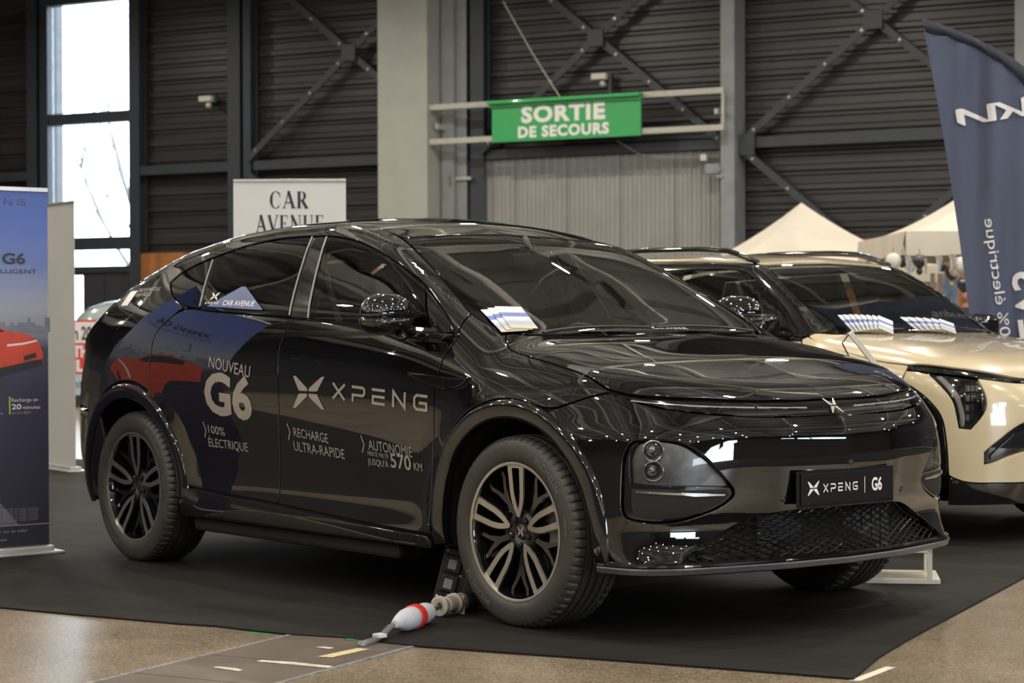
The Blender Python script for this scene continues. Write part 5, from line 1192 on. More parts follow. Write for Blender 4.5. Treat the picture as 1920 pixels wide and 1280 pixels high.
while x < bx(90): w_ = random.uniform(.012, .03); hh = random.choice((.02, .03, .035, .05, .075)); m.append(poly((x, bz(628)), (x+w_, bz(628)), (x+w_, bz(628)+hh), (x, bz(628)+hh))); x += w_
art('printed_skyline', merge2(*m), mat('hazy_blue_grey_ink', (.15, .16, .22), .5, var=.2, scale=20), t, y=-.0022)
RED = mat('printed_red', (.50, .055, .03), .45, var=.15, scale=10)
art('printed_car', poly(*[(bx(a), bz(b)) for a, b in ((-150, 640), (-60, 606), (-10, 610), (15, 625), (55, 632), (74, 645), (82, 668), (81, 684), (60, 694), (20, 703), (-20, 718), (-150, 725))]), RED, t, y=-.003)
art('printed_car_shade', poly(*[(bx(a), bz(b)) for a, b in ((-150, 705), (-20, 698), (20, 690), (60, 681), (81, 678), (80, 688), (60, 695), (20, 704), (-20, 719), (-150, 727))]), INK, t, y=-.0034)
art('printed_car_glass', poly(*[(bx(a), bz(b)) for a, b in ((-100, 622), (-55, 611), (-12, 614), (12, 626), (-40, 634), (-100, 640))]), INK, t, y=-.0034)
art('printed_car_lamp', poly(*[(bx(a), bz(b)) for a, b in ((15, 650), (45, 647), (70, 642), (71, 645), (45, 651), (15, 654))]), WHITEI, t, y=-.0036)
art('printed_plate', poly(*[(bx(a), bz(b)) for a, b in ((46, 672), (69, 666), (69, 675), (46, 681))]), INK, t, y=-.0038)
art('green_bar', poly(*[(bx(a), bz(b)) for a, b in ((18.3, 780), (20.6, 780), (20.6, 747), (18.3, 747))]), mat('lime_ink', (.35, .55, .02), .5), t, y=-.003)
tline('Recharge en', bx(23), bz(757), .018, WHITEI, t, align='LEFT', width=bx(72)-bx(23)); tline('20', bx(23), bz(771), .026, WHITEI, t, align='LEFT', bold=.02, width=bx(41)-bx(23)); tline('minutes', bx(44), bz(771), .017, WHITEI, t, align='LEFT', width=bx(76)-bx(44)); tline('de 10 à 80%*', bx(23), bz(780), .013, GREYI, t, align='LEFT', width=bx(60)-bx(23))
tline('minute', bx(7), bz(780), .013, GREYI, t)
for k in range(6): tline('Autonomie selon le cycle mixte et la consommation du véhicule en usage courant', bx(71), bz(958+k*4.2), .0065, GREYI, t, width=.60, name='small_print')
art('grey_rule', poly((-W_/2, bz(988)), (W_/2, bz(988)), (W_/2, bz(986.6)), (-W_/2, bz(986.6))), GREYI, t)
tline('Pour les trajets courts, privilégiez la marche ou le vélo', bx(51), bz(1000), .013, GREYI, t, width=.72); tline('Se déplacer moins polluer', bx(14), bz(1015), .013, GREYI, t, width=.42)
art('printed_road_line', poly((bx(-60), bz(945)), (bx(2), bz(945)), (bx(35), bz(986)), (bx(-60), bz(986))), mat('printed_grey_panel', (.10, .10, .12), .5), t, y=-.0021)
# second banner, seen from behind
BACKM = mat('pale_banner_back', (.42, .42, .41), .55, var=.05, scale=2)
t, _ = banner('blank_banner', H(-8.36-.425*.89, 6.1+.425*.45, .008), ang(.89, -.45), .85, 2.11, BACKM, 'pale grey roll-up banner standing behind the blue printed one')
# white banner with serif capitals
def serif(ch, thin=.065, thick=.20):
    H_ = 1.0; S = []
    def st(a, b, w): return stroke([[a, b]], w)
    def sf(x, y, w=.30): return poly((x-w/2, y-.022), (x+w/2, y-.022), (x+w/2, y+.022), (x-w/2, y+.022))
    def arcs(cx, cy, rx, ry, a0, a1, n=22):
        V = []; Fc = []
        for i in range(n+1):
            a = math.radians(a0+(a1-a0)*i/n); w = thin+(thick-thin)*abs(math.cos(a))**1.2; c, s_ = math.cos(a), math.sin(a)
            V += [(cx+rx*c, cy+ry*s_), (cx+(rx-w)*c, cy+(ry-w*.55)*s_)]
        Fc = [(2*i, 2*i+1, 2*i+3, 2*i+2) for i in range(n)]; return V, Fc
    if ch == 'C': return merge2(arcs(.46, .5, .44, .52, 48, 312), poly((.74, .66), (.79, .66), (.79, .95), (.74, .86)), poly((.76, .14), (.80, .2), (.80, .28), (.77, .28))), .88
    if ch == 'A': return merge2(st((.10, 0), (.44, 1.0), thin), st((.42, 1.03), (.80, 0), thick), st((.2, .33), (.64, .33), thin), sf(.10, .02, .24), sf(.80, .02, .32)), .92
    if ch == 'V': return merge2(st((.12, 1), (.48, -.02), thick), st((.46, 0), (.80, 1), thin), sf(.12, .98, .32), sf(.80, .98, .24)), .90
    if ch == 'R': return merge2(st((.2, 0), (.2, 1), thick), sf(.2, .02), sf(.2, .98), arcs(.40, .74, .32, .26, -90, 90), poly((.2, .98), (.45, .98), (.45, 1.0), (.2, 1.0)), poly((.2, .46), (.45, .46), (.45, .50), (.2, .50)), st((.42, .5), (.76, 0), thick), sf(.80, .02, .2)), .90
    if ch == 'E': return merge2(st((.2, 0), (.2, 1), thick), sf(.2, .02), sf(.2, .98), poly((.2, .955), (.68, .955), (.68, 1.0), (.2, 1.0)), poly((.2, 0), (.70, 0), (.70, .045), (.2, .045)), poly((.2, .49), (.52, .49), (.52, .53), (.2, .53)), poly((.63, 1), (.70, 1), (.70, .78), (.67, .78)), poly((.66, 0), (.73, 0), (.76, .26), (.73, .26)), poly((.48, .40), (.53, .40), (.53, .62), (.48, .62))), .82
    if ch == 'N': return merge2(st((.16, 0), (.16, 1), thin), st((.14, 1), (.80, 0), thick), st((.82, 1), (.82, 0), thin), sf(.16, .02, .26), sf(.12, .98, .2), sf(.82, .98, .26)), .98
    if ch == 'U': return merge2(st((.2, 1), (.2, .32), thick), st((.76, 1), (.76, .32), thin), arcs(.48, .33, .36, .35, 180, 360), sf(.2, .98), sf(.76, .98, .24)), .94
def serif_word(w, x0, x1, zb, h, mt, parent, track=.10, y=-.004, name='banner_lettering'):
    parts = []; x = 0
    for ch in w:
        if ch == ' ': x += .4; continue
        g, adv = serif(ch); parts.append(xf2(g, x)); x += adv+track
    k = (x1-x0)/(x-track); return art(name, xf2(merge2(*parts), x0, zb, k, h), mt, parent, y=y)
WBAN = mat('white_banner_sheet', (.60, .60, .60), .5, var=.03, scale=2)
pL = H(-6.39, 5.46, 0); pR = H(-5.69, 5.83, 0); w_ = (pR-pL).length
t, _ = banner('serif_banner', (pL+pR)/2+Vector((0, 0, .008)), ang(.70, .37), w_, 2.165, WBAN, 'white roll-up banner with two lines of black serif capitals')
def cx_(px): return -w_/2+(px-437)/(648-437)*w_
serif_word('CAR', cx_(505), cx_(578), 2.165-.205, .118, INK, t); 
g = []; x = 0
for i, ch in enumerate('AVENUE'): q, adv = serif(ch); s_ = 1.0; g.append(xf2(q, x)); x += adv+.09
art('banner_lettering', xf2(merge2(*g), cx_(479), 2.165-.372, (cx_(608)-cx_(479))/(x-.09), .118), INK, t, y=-.004)
# feather flag (seen from behind, so its print is mirrored)
FD_ = 13.0
def fl(px, py, back=0): d = _f+_r*((px-960)/3864.5)-_u*((py-640)/3864.5); return CAM_P+d*(FD_+back)
t = tag(empty('feather_flag', (fl(1990, 700).x, fl(1990, 700).y, .008)), 'tall navy feather flag with white mirrored lettering behind the cream car', 'flag'); T0 = Vector(t.location)
FLAGM = mat('navy_flag_cloth', (.060, .075, .125), .75, var=.12, scale=1.5); SLEEVE = mat('dark_flag_sleeve', (.022, .028, .045), .75, var=.2, scale=6)
OUTL = [(1728, 33), (1779, 50.5), (1825.5, 70), (1872, 92.7), (1919, 123), (1958, 163), (1985, 225), (2002, 330), (2008, 480), (2010, 760)]
INNL = [(1735, 58), (1779, 68), (1832, 90), (1884, 122), (1915, 152), (1944, 188), (1966, 240), (1982, 335), (1990, 480), (1994, 760)]
def wav(px, py): return .03*math.sin(px*.045+py*.006)+.02*math.sin(px*.11+1)
Lx = lambda py: 1728+(py-33)*.158+6*math.sin((py-33)/620*math.pi)
def grid_flag(x0f, x1f, ys, n=16):
    V = []; Fc = []
    for y in ys:
        for i in range(n+1): px = x0f(y)+(x1f(y)-x0f(y))*i/n; V.append(tuple(fl(px, y, wav(px, y))-T0))
    for j in range(len(ys)-1):
        for i in range(n): a = j*(n+1)+i; Fc.append((a, a+1, a+n+2, a+n+1))
    return V, Fc
iy = [p[1] for p in INNL]; ix = [p[0] for p in INNL]; oy = [p[1] for p in OUTL]; ox = [p[0] for p in OUTL]
ys = list(np.linspace(58, 200, 18))+list(np.linspace(215, 760, 30))
V, Fc = grid_flag(Lx, lambda y: np.interp(y, iy, ix), ys, 20); mobj('flag_cloth', V, Fc, FLAGM, t, smooth=True)
n = 40; V = []
for i in range(n+1):
    s_ = i/n*(len(OUTL)-1); k = min(int(s_), len(OUTL)-2); f_ = s_-k
    for L_ in (OUTL, INNL):
        for q in ((-.012,), (.012,)): px = L_[k][0]+(L_[k+1][0]-L_[k][0])*f_; py = L_[k][1]+(L_[k+1][1]-L_[k][1])*f_; V.append(tuple(fl(px, py, wav(px, py)+q[0]+.006*math.sin(i*2.1))-T0))
Fc = []
for i in range(n): a = 4*i; b = a+4; Fc += [(a, a+2, b+2, b), (a+1, b+1, b+3, a+3), (a, b, b+1, a+1), (a+2, a+3, b+3, b+2)]
mobj('flag_sleeve', V, Fc, SLEEVE, t, smooth=True)
m = MB(); m.tube([tuple(fl(a, b, .07)-T0) for a, b in [(ox[i]-6, oy[i]+7) for i in range(1, len(ox))]]+[(0, 0, .05)], .010, 8); m.build('pole', ALU, t)
m = MB(); m.box(-.25, .25, -.25, .25, 0, .03, b=.01); m.tube([(0, 0, .03), (0, 0, .4)], .018, 8); m.build('base', SATIN, t)
FW_ = mat('white_flag_print', (.66, .66, .69), .7, var=.03)
def flart(name, pts, faces, off=-.012): return mobj(name, [tuple(fl(a, b, wav(a, b)+off)-T0) for a, b in pts], faces, FW_, t)
lg = [(303, 800), (318, 787), (365, 783), (567, 872), (552, 755), (565, 745), (660, 732), (838, 808), (828, 700), (845, 690), (940, 680), (1000, 705), (990, 720), (900, 722), (915, 830), (905, 842), (835, 843), (765, 805), (722, 862), (660, 873), (712, 795), (622, 755), (635, 868), (625, 880), (530, 893), (375, 830), (387, 915), (377, 920), (320, 895)]
def sub_flart(name, vf, to):
    bm = bmesh.new(); [bm.verts.new((x, y, 0)) for x, y in vf[0]]; bm.verts.ensure_lookup_table()
    for f in vf[1]:
        try: bm.faces.new([bm.verts[i] for i in f])
        except ValueError: pass
    bmesh.ops.triangulate(bm, faces=bm.faces[:])
    for _ in range(4):
        es = [e for e in bm.edges if (Vector(to(*e.verts[0].co.xy))-Vector(to(*e.verts[1].co.xy))).length > 12]
        if not es: break
        bmesh.ops.subdivide_edges(bm, edges=es, cuts=1); bmesh.ops.triangulate(bm, faces=bm.faces[:])
    bm.verts.index_update(); o = flart(name, [to(*v.co.xy) for v in bm.verts], [[v.index for v in f.verts] for f in bm.faces]); bm.free(); return o
sub_flart('flag_emblem', poly(*lg), lambda x, y: (1720+x/4.267, 20+y/4.267))
v, f = text_mesh('100% électrique', 1); a = np.array(v); wx = a[:, 0].max()-a[:, 0].min()
d_ = Vector((1862-1897, 418-672)); Lg = d_.length; d_ = d_/Lg; nrm = Vector((-d_.y, d_.x)); nrm = nrm if nrm.x > 0 else -nrm
sub_flart('flag_lettering', (v, f), lambda x, y: tuple(Vector((1890, 672))-nrm*8.5+d_*(x*Lg/wx)+nrm*(y*29)))
v, f = text_mesh('EV3', 1, bold=.02); a = np.array(v); wx2 = a[:, 0].max()-a[:, 0].min()
sub_flart('flag_lettering', (v, f), lambda x, y: tuple(Vector((1915, 641))+d_*(x*126/wx2)+nrm*(y*78)))

# ---- tents
TENT = mat('white_tent_cloth', (.60, .56, .48), .8, var=.06, scale=2)
def tent(loc, rz, half, ez, peak, val, lab):
    t = tag(empty('party_tent', loc, rz), lab, 'tent'); V = []; Fc = []; n = 14; k = 12
    for side in range(4):
        c, s_ = [(1, 0), (0, 1), (-1, 0), (0, -1)][side]; b0 = len(V)
        for i in range(n+1):
            r_ = 1-i/n; z = ez+(peak-ez)*(1-r_)**1.55
            for j in range(k+1): w = (-1+2*j/k)*half*r_; x = half*r_; zz = z-.10*(1-(w/(half*r_+1e-6))**2)*r_*(1-r_)*1.6; V.append((x*c-w*s_, x*s_+w*c, zz))
        for i in range(n):
            for j in range(k): a = b0+i*(k+1)+j; Fc.append((a, a+1, a+k+2, a+k+1))
    mobj('canopy', V, Fc, TENT, t, smooth=True)
    for side in range(4):
        q = [(1, 0), (0, 1), (-1, 0), (0, -1)][side]; V = []
        for j in range(25):
            w = (-1+2*j/24)*half
            for zz, b in ((ez, .004), (ez-val*.5, .018*math.sin(j*1.9)+.01), (ez-val-.01*math.sin(j*.8), .012*math.sin(j*1.3))): x = half+b; V.append((x*q[0]-w*q[1], x*q[1]+w*q[0], zz))
        mobj('valance', V, [(3*j+i, 3*j+3+i, 3*j+4+i, 3*j+1+i) for j in range(24) for i in range(2)], TENT, t, smooth=True)
    for a in (1, -1):
        for b in (1, -1): m = MB(); m.box(a*half*.97-.02, a*half*.97+.02, b*half*.97-.02, b*half*.97+.02, 0, ez); m.build('leg', ALU, t)
    return t
FH = (CAM_P.x, CAM_P.y)
vyaw = math.atan2(_f.y, _f.x)
def at(px, d, z=0): p = CAM_P+(_f+_r*((px-960)/3864.5))*d; return Vector((p.x, p.y, z))
tent(at(1503, 27.2), vyaw+.12, 1.45, 1.86, 2.72, .22, 'white pop-up tent with a sharp peak left of the navy flag')
tent(at(1899, 22.6), vyaw, 1.45, 2.08, 2.95, .245, 'white pop-up tent with balloons along its front edge')
# ---- balloons and pennants on the second tent
BW = mat('white_balloon', (.62, .60, .56), .3, coat=.4, var=.03); BB = mat('black_balloon', (.012, .012, .016), .22, coat=.6)
def pd(px, py, d): dd = _f+_r*((px-960)/3864.5)-_u*((py-640)/3864.5); return CAM_P+dd*d
bal = [(1675, 489, 15, 20.9, BW, 'white balloon at the corner of the tent above the cream car roof'), (1692, 489, 11, 21.2, BB, 'black balloon half hidden behind the corner white balloon'), (1707, 498, 11, 21.3, BW, 'greyish white balloon between two black balloons under the tent'), (1724, 489, 12.5, 20.9, BB, 'large black balloon hanging above a small black one'), (1724, 508, 6.5, 20.9, BB, 'smallest black balloon hanging below a large black one'), (1767, 499, 9, 21.0, BB, 'black balloon between the checked pennants'), (1785, 510, 13, 21.2, BB, 'black balloon behind the largest white balloon'), (1790, 506, 11, 21.05, BW, 'bluish white balloon half behind the largest white one'), (1803, 496, 15, 20.8, BW, 'largest white balloon beside the navy flag edge'), (1808, 532, 14, 20.7, BB, 'black balloon with pale marks, lowest one beside the flag')]
for px, py, r_, d, mt, lab in bal:
    R_ = r_*d/3864.5; b = tag(empty('balloon', pd(px, py, d)), lab, 'balloon', 'balloons under the tent edge')
    m = MB(); m.lathe([(.0005, R_*1.02), (R_*.45, R_*.93), (R_*.8, R_*.62), (R_, R_*.1), (R_*.9, -R_*.5), (R_*.5, -R_*.98), (R_*.12, -R_*1.2), (.0005, -R_*1.22)], 24, Matrix.Rotation(math.radians(90), 4, 'X')); m.build('skin', mt, b, smooth=True)
    m = MB(); m.tube([(0, 0, R_), (0, 0, R_+.06)], .003, 5); m.build('string', SATIN, b)
    if py == 532:
        for k in range(5): q = MB(); q.box(-.018+.0*k, .0, -.002, .002, 0, .012); o = q.build('pale_mark', WHITEI, b); a_ = vyaw+math.pi; o.location = (R_*.93*math.cos(a_+(.25*k-.5))*.98, R_*.93*math.sin(a_+(.25*k-.5))*.98, R_*.35); o.rotation_euler = (0, 0, a_+(.25*k-.5)+math.pi/2)
def pennant(px, py, w, h, d, lab):
    p = pd(px, py, d); t = tag(empty('checked_pennant', p, vyaw-math.pi/2), lab, 'pennant', 'checked pennants under the tent edge'); W2 = w*d/3864.5; H2 = h*d/3864.5; n = 6; mk = 8
    for mt, par in ((BW, 0), (BB, 1)):
        V = []; Fc = []
        for i in range(n):
            for j in range(mk):
                if (i+j) % 2 != par: continue
                z0, z1 = -H2*j/mk, -H2*(j+1)/mk; t0, t1 = 1-.75*j/mk, 1-.75*(j+1)/mk; a, b = -W2/2+W2*i/n, -W2/2+W2*(i+1)/n; k = len(V)
                V += [(a*t0, .01*math.sin(i), z0), (b*t0, .01*math.sin(i+1), z0), (b*t1, .01*math.sin(i+1), z1), (a*t1, .01*math.sin(i), z1)]; Fc.append((k, k+3, k+2, k+1))
        mobj('white_checks' if par == 0 else 'black_checks', V, Fc, mt, t)
pennant(1761, 480, 15, 29, 20.7, 'checked pennant hanging straight above the white boards'); pennant(1787, 479, 16, 30, 20.75, 'checked pennant twisted beside the largest white balloon'); pennant(1703, 480, 12, 34, 20.75, 'checked pennant between the corner balloons'); pennant(1736, 484, 6, 30, 20.8, 'narrow checked pennant right of the large black balloon')
# ---- boards, poster, people under the tent
for a, b, c, lab in ((1745, 1753.5, 24, 'left of the pair of tall white boards under the tent'), (1758, 1769, 24.1, 'right of the pair of tall white boards under the tent')):
    p0 = at(a, c); p1 = at(b, c); m = MB(); L_ = (p1-p0).length; m.box(0, L_, 0, .03, 0, 1.169+(602-514.5)/3864.5*c, b=.004); o = m.build('white_board', WHITEM, None); o.location = p0; o.rotation_euler = (0, 0, vyaw-math.pi/2); tag(o, lab, 'board')
p0 = at(1770, 25.5); t = tag(empty('poster', p0, vyaw-math.pi/2), 'blue-grey poster with yellow spots behind the white boards', 'poster'); m = MB(); m.box(0, .17, 0, .01, 1.2, 1.78); m.build('sheet', mat('blue_grey_print', (.10, .15, .24), .5, var=.4, scale=9), t)
for x, z in ((.02, 1.70), (.07, 1.60)): m = MB(); m.box(x, x+.05, -.003, 0, z, z+.04); m.build('yellow_spot', mat('yellow_ink', (.55, .35, .02), .5), t)
SKIN = mat('skin', (.42, .20, .13), .5, var=.08, scale=10); HAIR = mat('dark_brown_hair', (.05, .03, .02), .6)
def person(loc, rz, h, top, trousers, lab, hair, hold=False):
    s = h/1.75; t = tag(empty('person', loc, rz), lab, 'person')
    J = {'pel': (0, 0, .95, .15, .11), 'wst': (0, 0, 1.08, .135, .10), 'chs': (0, 0, 1.32, .17, .11), 'nck': (0, 0, 1.46, .06, .055), 'hd0': (0, .0, 1.56, .07, .075)}
    E_ = [('pel', 'wst'), ('wst', 'chs'), ('chs', 'nck'), ('nck', 'hd0')]
    for sd, a in ((1, 'l'), (-1, 'r')):
        J['sh'+a] = (.17*sd, 0, 1.40, .065, .06); J['el'+a] = (.24*sd, -.06 if hold else .02, 1.13, .045, .045); J['wr'+a] = ((.10 if hold else .25)*sd, -.30 if hold else -.04, 1.20 if hold else .90, .03, .03)
        J['hp'+a] = (.09*sd, 0, .90, .10, .10); J['kn'+a] = (.10*sd, -.02, .50, .06, .06); J['an'+a] = (.10*sd, .02, .09, .042, .045); J['to'+a] = (.11*sd, -.14, .035, .04, .03)
        E_ += [('chs', 'sh'+a), ('sh'+a, 'el'+a), ('el'+a, 'wr'+a), ('pel', 'hp'+a), ('hp'+a, 'kn'+a), ('kn'+a, 'an'+a), ('an'+a, 'to'+a)]
    ks = list(J); me = bpy.data.meshes.new('person'); me.from_pydata([tuple(c*s for c in J[k][:3]) for k in ks], [(ks.index(a), ks.index(b)) for a, b in E_], []); o = bpy.data.objects.new('body', me); COL.objects.link(o)
    md = o.modifiers.new('s', 'SKIN'); sv = me.skin_vertices[0].data
    for i, k in enumerate(ks): sv[i].radius = (J[k][3]*s, J[k][4]*s)
    sv[0].use_root = True; o.modifiers.new('u', 'SUBSURF').levels = 2; bpy.context.view_layer.update()
    dg = bpy.context.evaluated_depsgraph_get(); m2 = bpy.data.meshes.new_from_object(o.evaluated_get(dg)); o.modifiers.clear(); o.data = m2; o.parent = t
    m2.materials.clear(); [m2.materials.append(x) for x in (SKIN, top, trousers)]
    for p in m2.polygons:
        z = p.center.z/s; r_ = math.hypot(p.center.x, p.center.y)/s; p.use_smooth = True
        p.material_index = 0 if z > 1.47 or (math.hypot(p.center.x/s, p.center.y/s) > .28 and z < 1.16) or (hold and p.center.y/s < -.22) else (1 if z > .93 else 2)
    m = MB(); V, Fc = superell(0, 0, 0, .078, .098, .12, 1.0, 24, 16); m.add([(x*(1-.25*max(0, -z/.12)), y*(1-.15*max(0, -z/.12)), z) for x, y, z in V], Fc, Matrix.Translation((0, 0, 1.63*s)) @ Matrix.Scale(s, 4))
    m.add(*superell(0, -.10, -.01, .013, .02, .025, 1, 10, 6), Matrix.Translation((0, 0, 1.63*s)) @ Matrix.Scale(s, 4))
    for e in (1, -1): m.add(*superell(.078*e, .0, 0, .012, .02, .03, 1, 10, 6), Matrix.Translation((0, 0, 1.63*s)) @ Matrix.Scale(s, 4))
    m.build('head', SKIN, t, smooth=True)
    m = MB(); V, Fc = superell(0, .018, .035, .084, .098, .105, 1.0, 24, 14); m.add([v for v in V], Fc, Matrix.Translation((0, 0, 1.63*s)) @ Matrix.Scale(s, 4)); m.build('hair', hair, t, smooth=True)
    m = MB()
    for e in (1, -1): m.add(*superell(.03*e, -.088, .005, .012, .008, .007, 1, 8, 6), Matrix.Translation((0, 0, 1.63*s)) @ Matrix.Scale(s, 4))
    m.add(*superell(0, -.09, -.055, .024, .007, .006, 1, 8, 6), Matrix.Translation((0, 0, 1.63*s)) @ Matrix.Scale(s, 4)); m.build('eyes_and_mouth', HAIR, t)
    for e in (1, -1):
        hb = Vector(((.10 if hold else .25)*e, -.31 if hold else -.05, 1.20 if hold else .88))*s; m = MB()
        dn = Vector((-.3*e, -1, .1)).normalized() if hold else Vector((0, -.1, -1)).normalized()
        m.tube([tuple(hb), tuple(hb+dn*.045*s), tuple(hb+dn*.09*s)], [.026*s, .036*s, .03*s], 8)
        for k in range(4): q0 = hb+dn*.085*s+Vector((.0, 0, 0))+Vector((.0, .018*(k-1.5), 0) if not hold else (0, 0, .018*(k-1.5)))*s; m.tube([tuple(q0), tuple(q0+dn*(.035+.004*(k % 3))*s), tuple(q0+dn*.06*s+Vector((-.015*e, 0, 0))*s)], [.009*s, .008*s, .006*s], 6)
        q0 = hb+dn*.02*s; m.tube([tuple(q0), tuple(q0+dn*.035*s+Vector((0, -.035, .02))*s), tuple(q0+dn*.06*s+Vector((0, -.04, .02))*s)], [.011*s, .010*s, .007*s], 6); m.build('hand', SKIN, t, smooth=True)
    return t
NAVY = mat('navy_top', (.025, .035, .11), .8, var=.1); BRN = mat('brown_jacket', (.06, .035, .025), .8, var=.1)
person(at(1786, 31.5), vyaw+math.pi/2+math.pi+.4, 1.66, NAVY, DARK, 'person with brown hair and navy top standing under the tent', HAIR)
person(at(1812, 30.5), vyaw+math.pi/2-.5+math.pi, 1.62, BRN, DARK, 'person in a brown jacket with raised hands beside the flag edge', HAIR, hold=True)

# ---- old round car and its display board far left
OLDP = mat('old_pale_green_paint', (.28, .34, .33), .2, coat=.8, var=.05)
oc = tag(empty('vintage_car', at(262, 31.5), vyaw-math.pi/2+.3), 'old round-roofed pale car behind the red and white display board', 'car')
m = MB(); V, Fc = superell(0, 0, .62, 1.95, .78, .42, .55); m.add(V, Fc); m.build('body', OLDP, oc, smooth=True)
m = MB(); V, Fc = superell(.05, 0, 1.02, 1.05, .66, .50, .82); m.add(V, Fc); m.build('cabin', OLDP, oc, smooth=True)
m = MB(); V, Fc = superell(.05, 0, 1.10, .86, .685, .30, .75); m.add(V, Fc); m.build('side_glass', GLASSR, oc, smooth=True)
for x in (-1.15, 1.15):
    for y in (-.70, .70): m = MB(); m.lathe([(.12, -.08), (.26, -.09), (.33, -.07), (.335, 0), (.33, .07), (.26, .09), (.12, .08)], 32, Matrix.Translation((x, y, .336))); m.build('wheel', RUBBER, oc, smooth=True)
m = MB(); m.tube([(-1.98, -.7, .45), (-2.04, 0, .45), (-1.98, .7, .45)], .05, 8); m.build('bumper', CHROME, oc, smooth=True)
REDP = mat('red_print', (.55, .04, .04), .5); PBL = mat('pale_blue_print', (.36, .44, .52), .5); PWH = mat('white_print_sheet', (.66, .64, .64), .5)
D_ = 28.5; p0 = at(96, D_); t = tag(empty('display_board', p0, vyaw-math.pi/2), 'display board with red and white bands of large capitals at far left', 'board'); kx = D_/3864.5
def dz(py): return 1.169+(602.-py)*kx
def dxx(px): return (px-96)*kx
m = MB(); m.box(0, dxx(250), 0, .03, dz(738), dz(597)); m.build('panel_board', REDP, t)
art('white_band', poly((.0, dz(640)), (dxx(250), dz(640)), (dxx(250), dz(601)), (0, dz(601))), PWH, t, y=-.004)
art('blue_band', poly((0, dz(738)), (dxx(250), dz(738)), (dxx(250), dz(699)), (0, dz(699))), PBL, t, y=-.004)
for k, (a, b) in enumerate(((642, 668), (670, 696))): art('print_block', poly((dxx(165), dz(b)), (dxx(250), dz(b)), (dxx(250), dz(a)), (dxx(165), dz(a))), PWH if k == 0 else REDP, t, y=-.004)
tline('n 20', dxx(138), dz(634), .18, INK, t, align='LEFT', width=dxx(172)-dxx(138), bold=.03, y=-.007); tline('TH', dxx(137), dz(666), .15, PWH, t, align='LEFT', width=dxx(166)-dxx(137), bold=.05, y=-.007); tline('IL', dxx(136), dz(693), .15, PWH, t, align='LEFT', width=dxx(158)-dxx(136), bold=.05, y=-.007); tline('nt', dxx(136), dz(725), .13, INK, t, align='LEFT', width=dxx(156)-dxx(136), y=-.007)
m = MB(); m.box(0, dxx(250), -.02, .1, 0, dz(739)); m.build('plinth', SATIN, t)

# ---- lectern stand between the cars
LWH = mat('white_lacquered_stand', (.62, .60, .52), .4, var=.04)
ls = tag(empty('lectern_stand', H(-.62, 2.50, .008), HA+.35), 'white lectern stand with a slanted panel between the two cars', 'stand')
m = MB(); m.box(-.165, .16, -.12, .22, 0, .022, b=.003); m.build('base_plate', LWH, ls)
def barp(m, a, b, w, y0, y1):
    (x0, z0), (x1, z1) = a, b; L_ = math.hypot(x1-x0, z1-z0); nx, nz = -(z1-z0)/L_*w/2, (x1-x0)/L_*w/2
    V = [(x0+nx, y, z0+nz) for y in (y0, y1)]+[(x0-nx, y, z0-nz) for y in (y0, y1)]+[(x1-nx, y, z1-nz) for y in (y0, y1)]+[(x1+nx, y, z1+nz) for y in (y0, y1)]
    m.add(V, [(0, 2, 4, 6), (1, 7, 5, 3), (0, 1, 3, 2), (2, 3, 5, 4), (4, 5, 7, 6), (6, 7, 1, 0)])
m = MB(); barp(m, (-.15, .02), (-.03, .20), .022, -.12, -.09); barp(m, (-.15, .02), (-.03, .20), .022, .16, .19); barp(m, (-.15, .02), (-.03, .20), .012, -.09, .16); m.build('slanted_leg', LWH, ls)
m = MB(); m.box(.105, .125, -.12, -.09, .02, .16); m.box(.105, .125, .16, .19, .02, .16); m.box(.09, .105, -.12, -.10, .115, .135); m.box(-.12, -.09, .0, .05, .15, .96); m.build('upright', LWH, ls)
m = MB(); m.box(-.05, .125, -.12, .19, .138, .158); m.build('cross_shelf', LWH, ls)
m = MB(); barp(m, (-.228, 1.105), (-.07, .905), .022, -.13, .20); m.build('slanted_panel', LWH, ls)
m = MB(); m.tube([(-.235, -.12, 1.10), (-.265, -.12, 1.06), (-.22, -.12, .97), (-.10, -.12, .91)], .004, 6); m.build('cord', SATIN, ls)

# ---- power connectors and distribution box by the front wheel
PLW = mat('white_plug_plastic', (.52, .54, .60), .45, var=.12, scale=30, bump=.1); PLG = mat('grey_plug_plastic', (.42, .39, .33), .5, var=.1, scale=30); PLR = mat('red_plug_ring', (.52, .025, .02), .4, var=.1); BLU = mat('blue_plug', (.02, .12, .45), .4)
def orient(a, b): a = Vector(a); b = Vector(b); return Matrix.Translation(a) @ (b-a).to_track_quat('Y', 'Z').to_matrix().to_4x4(), (b-a).length
A_, B_ = (-.135, -1.385, .052), (-.31, -1.105, .050); M, L_ = orient(A_, B_)
t = tag(empty('power_plug', (A_[0], A_[1], .008)), 'white industrial plug wrapped in film with a red locking ring', 'plug'); Mi = Matrix.Translation(-Vector(t.location)) @ M
m = MB(); m.lathe([(.0005, -.03), (.014, -.03), (.020, -.01), (.033, .04), (.042, .09), (.043, .15), (.040, .155), (.0005, .155)], 26, Mi); m.build('plug_body', PLW, t, smooth=True).data.set_sharp_from_angle(angle=math.radians(40))
m = MB(); m.lathe([(.0005, .205), (.036, .205), (.038, .22), (.040, .29), (.036, .315), (.030, .318), (.028, .30), (.0005, .298)], 26, Mi); m.build('socket_half', PLW, t, smooth=True).data.set_sharp_from_angle(angle=math.radians(40))
m = MB(); m.lathe([(.038, .152), (.0475, .155), (.0475, .200), (.042, .207), (.036, .207)], 26, Mi); m.box(-.018, .018, .150, .215, -.060, -.040, Mi, b=.004); m.build('locking_ring', PLR, t, smooth=False)
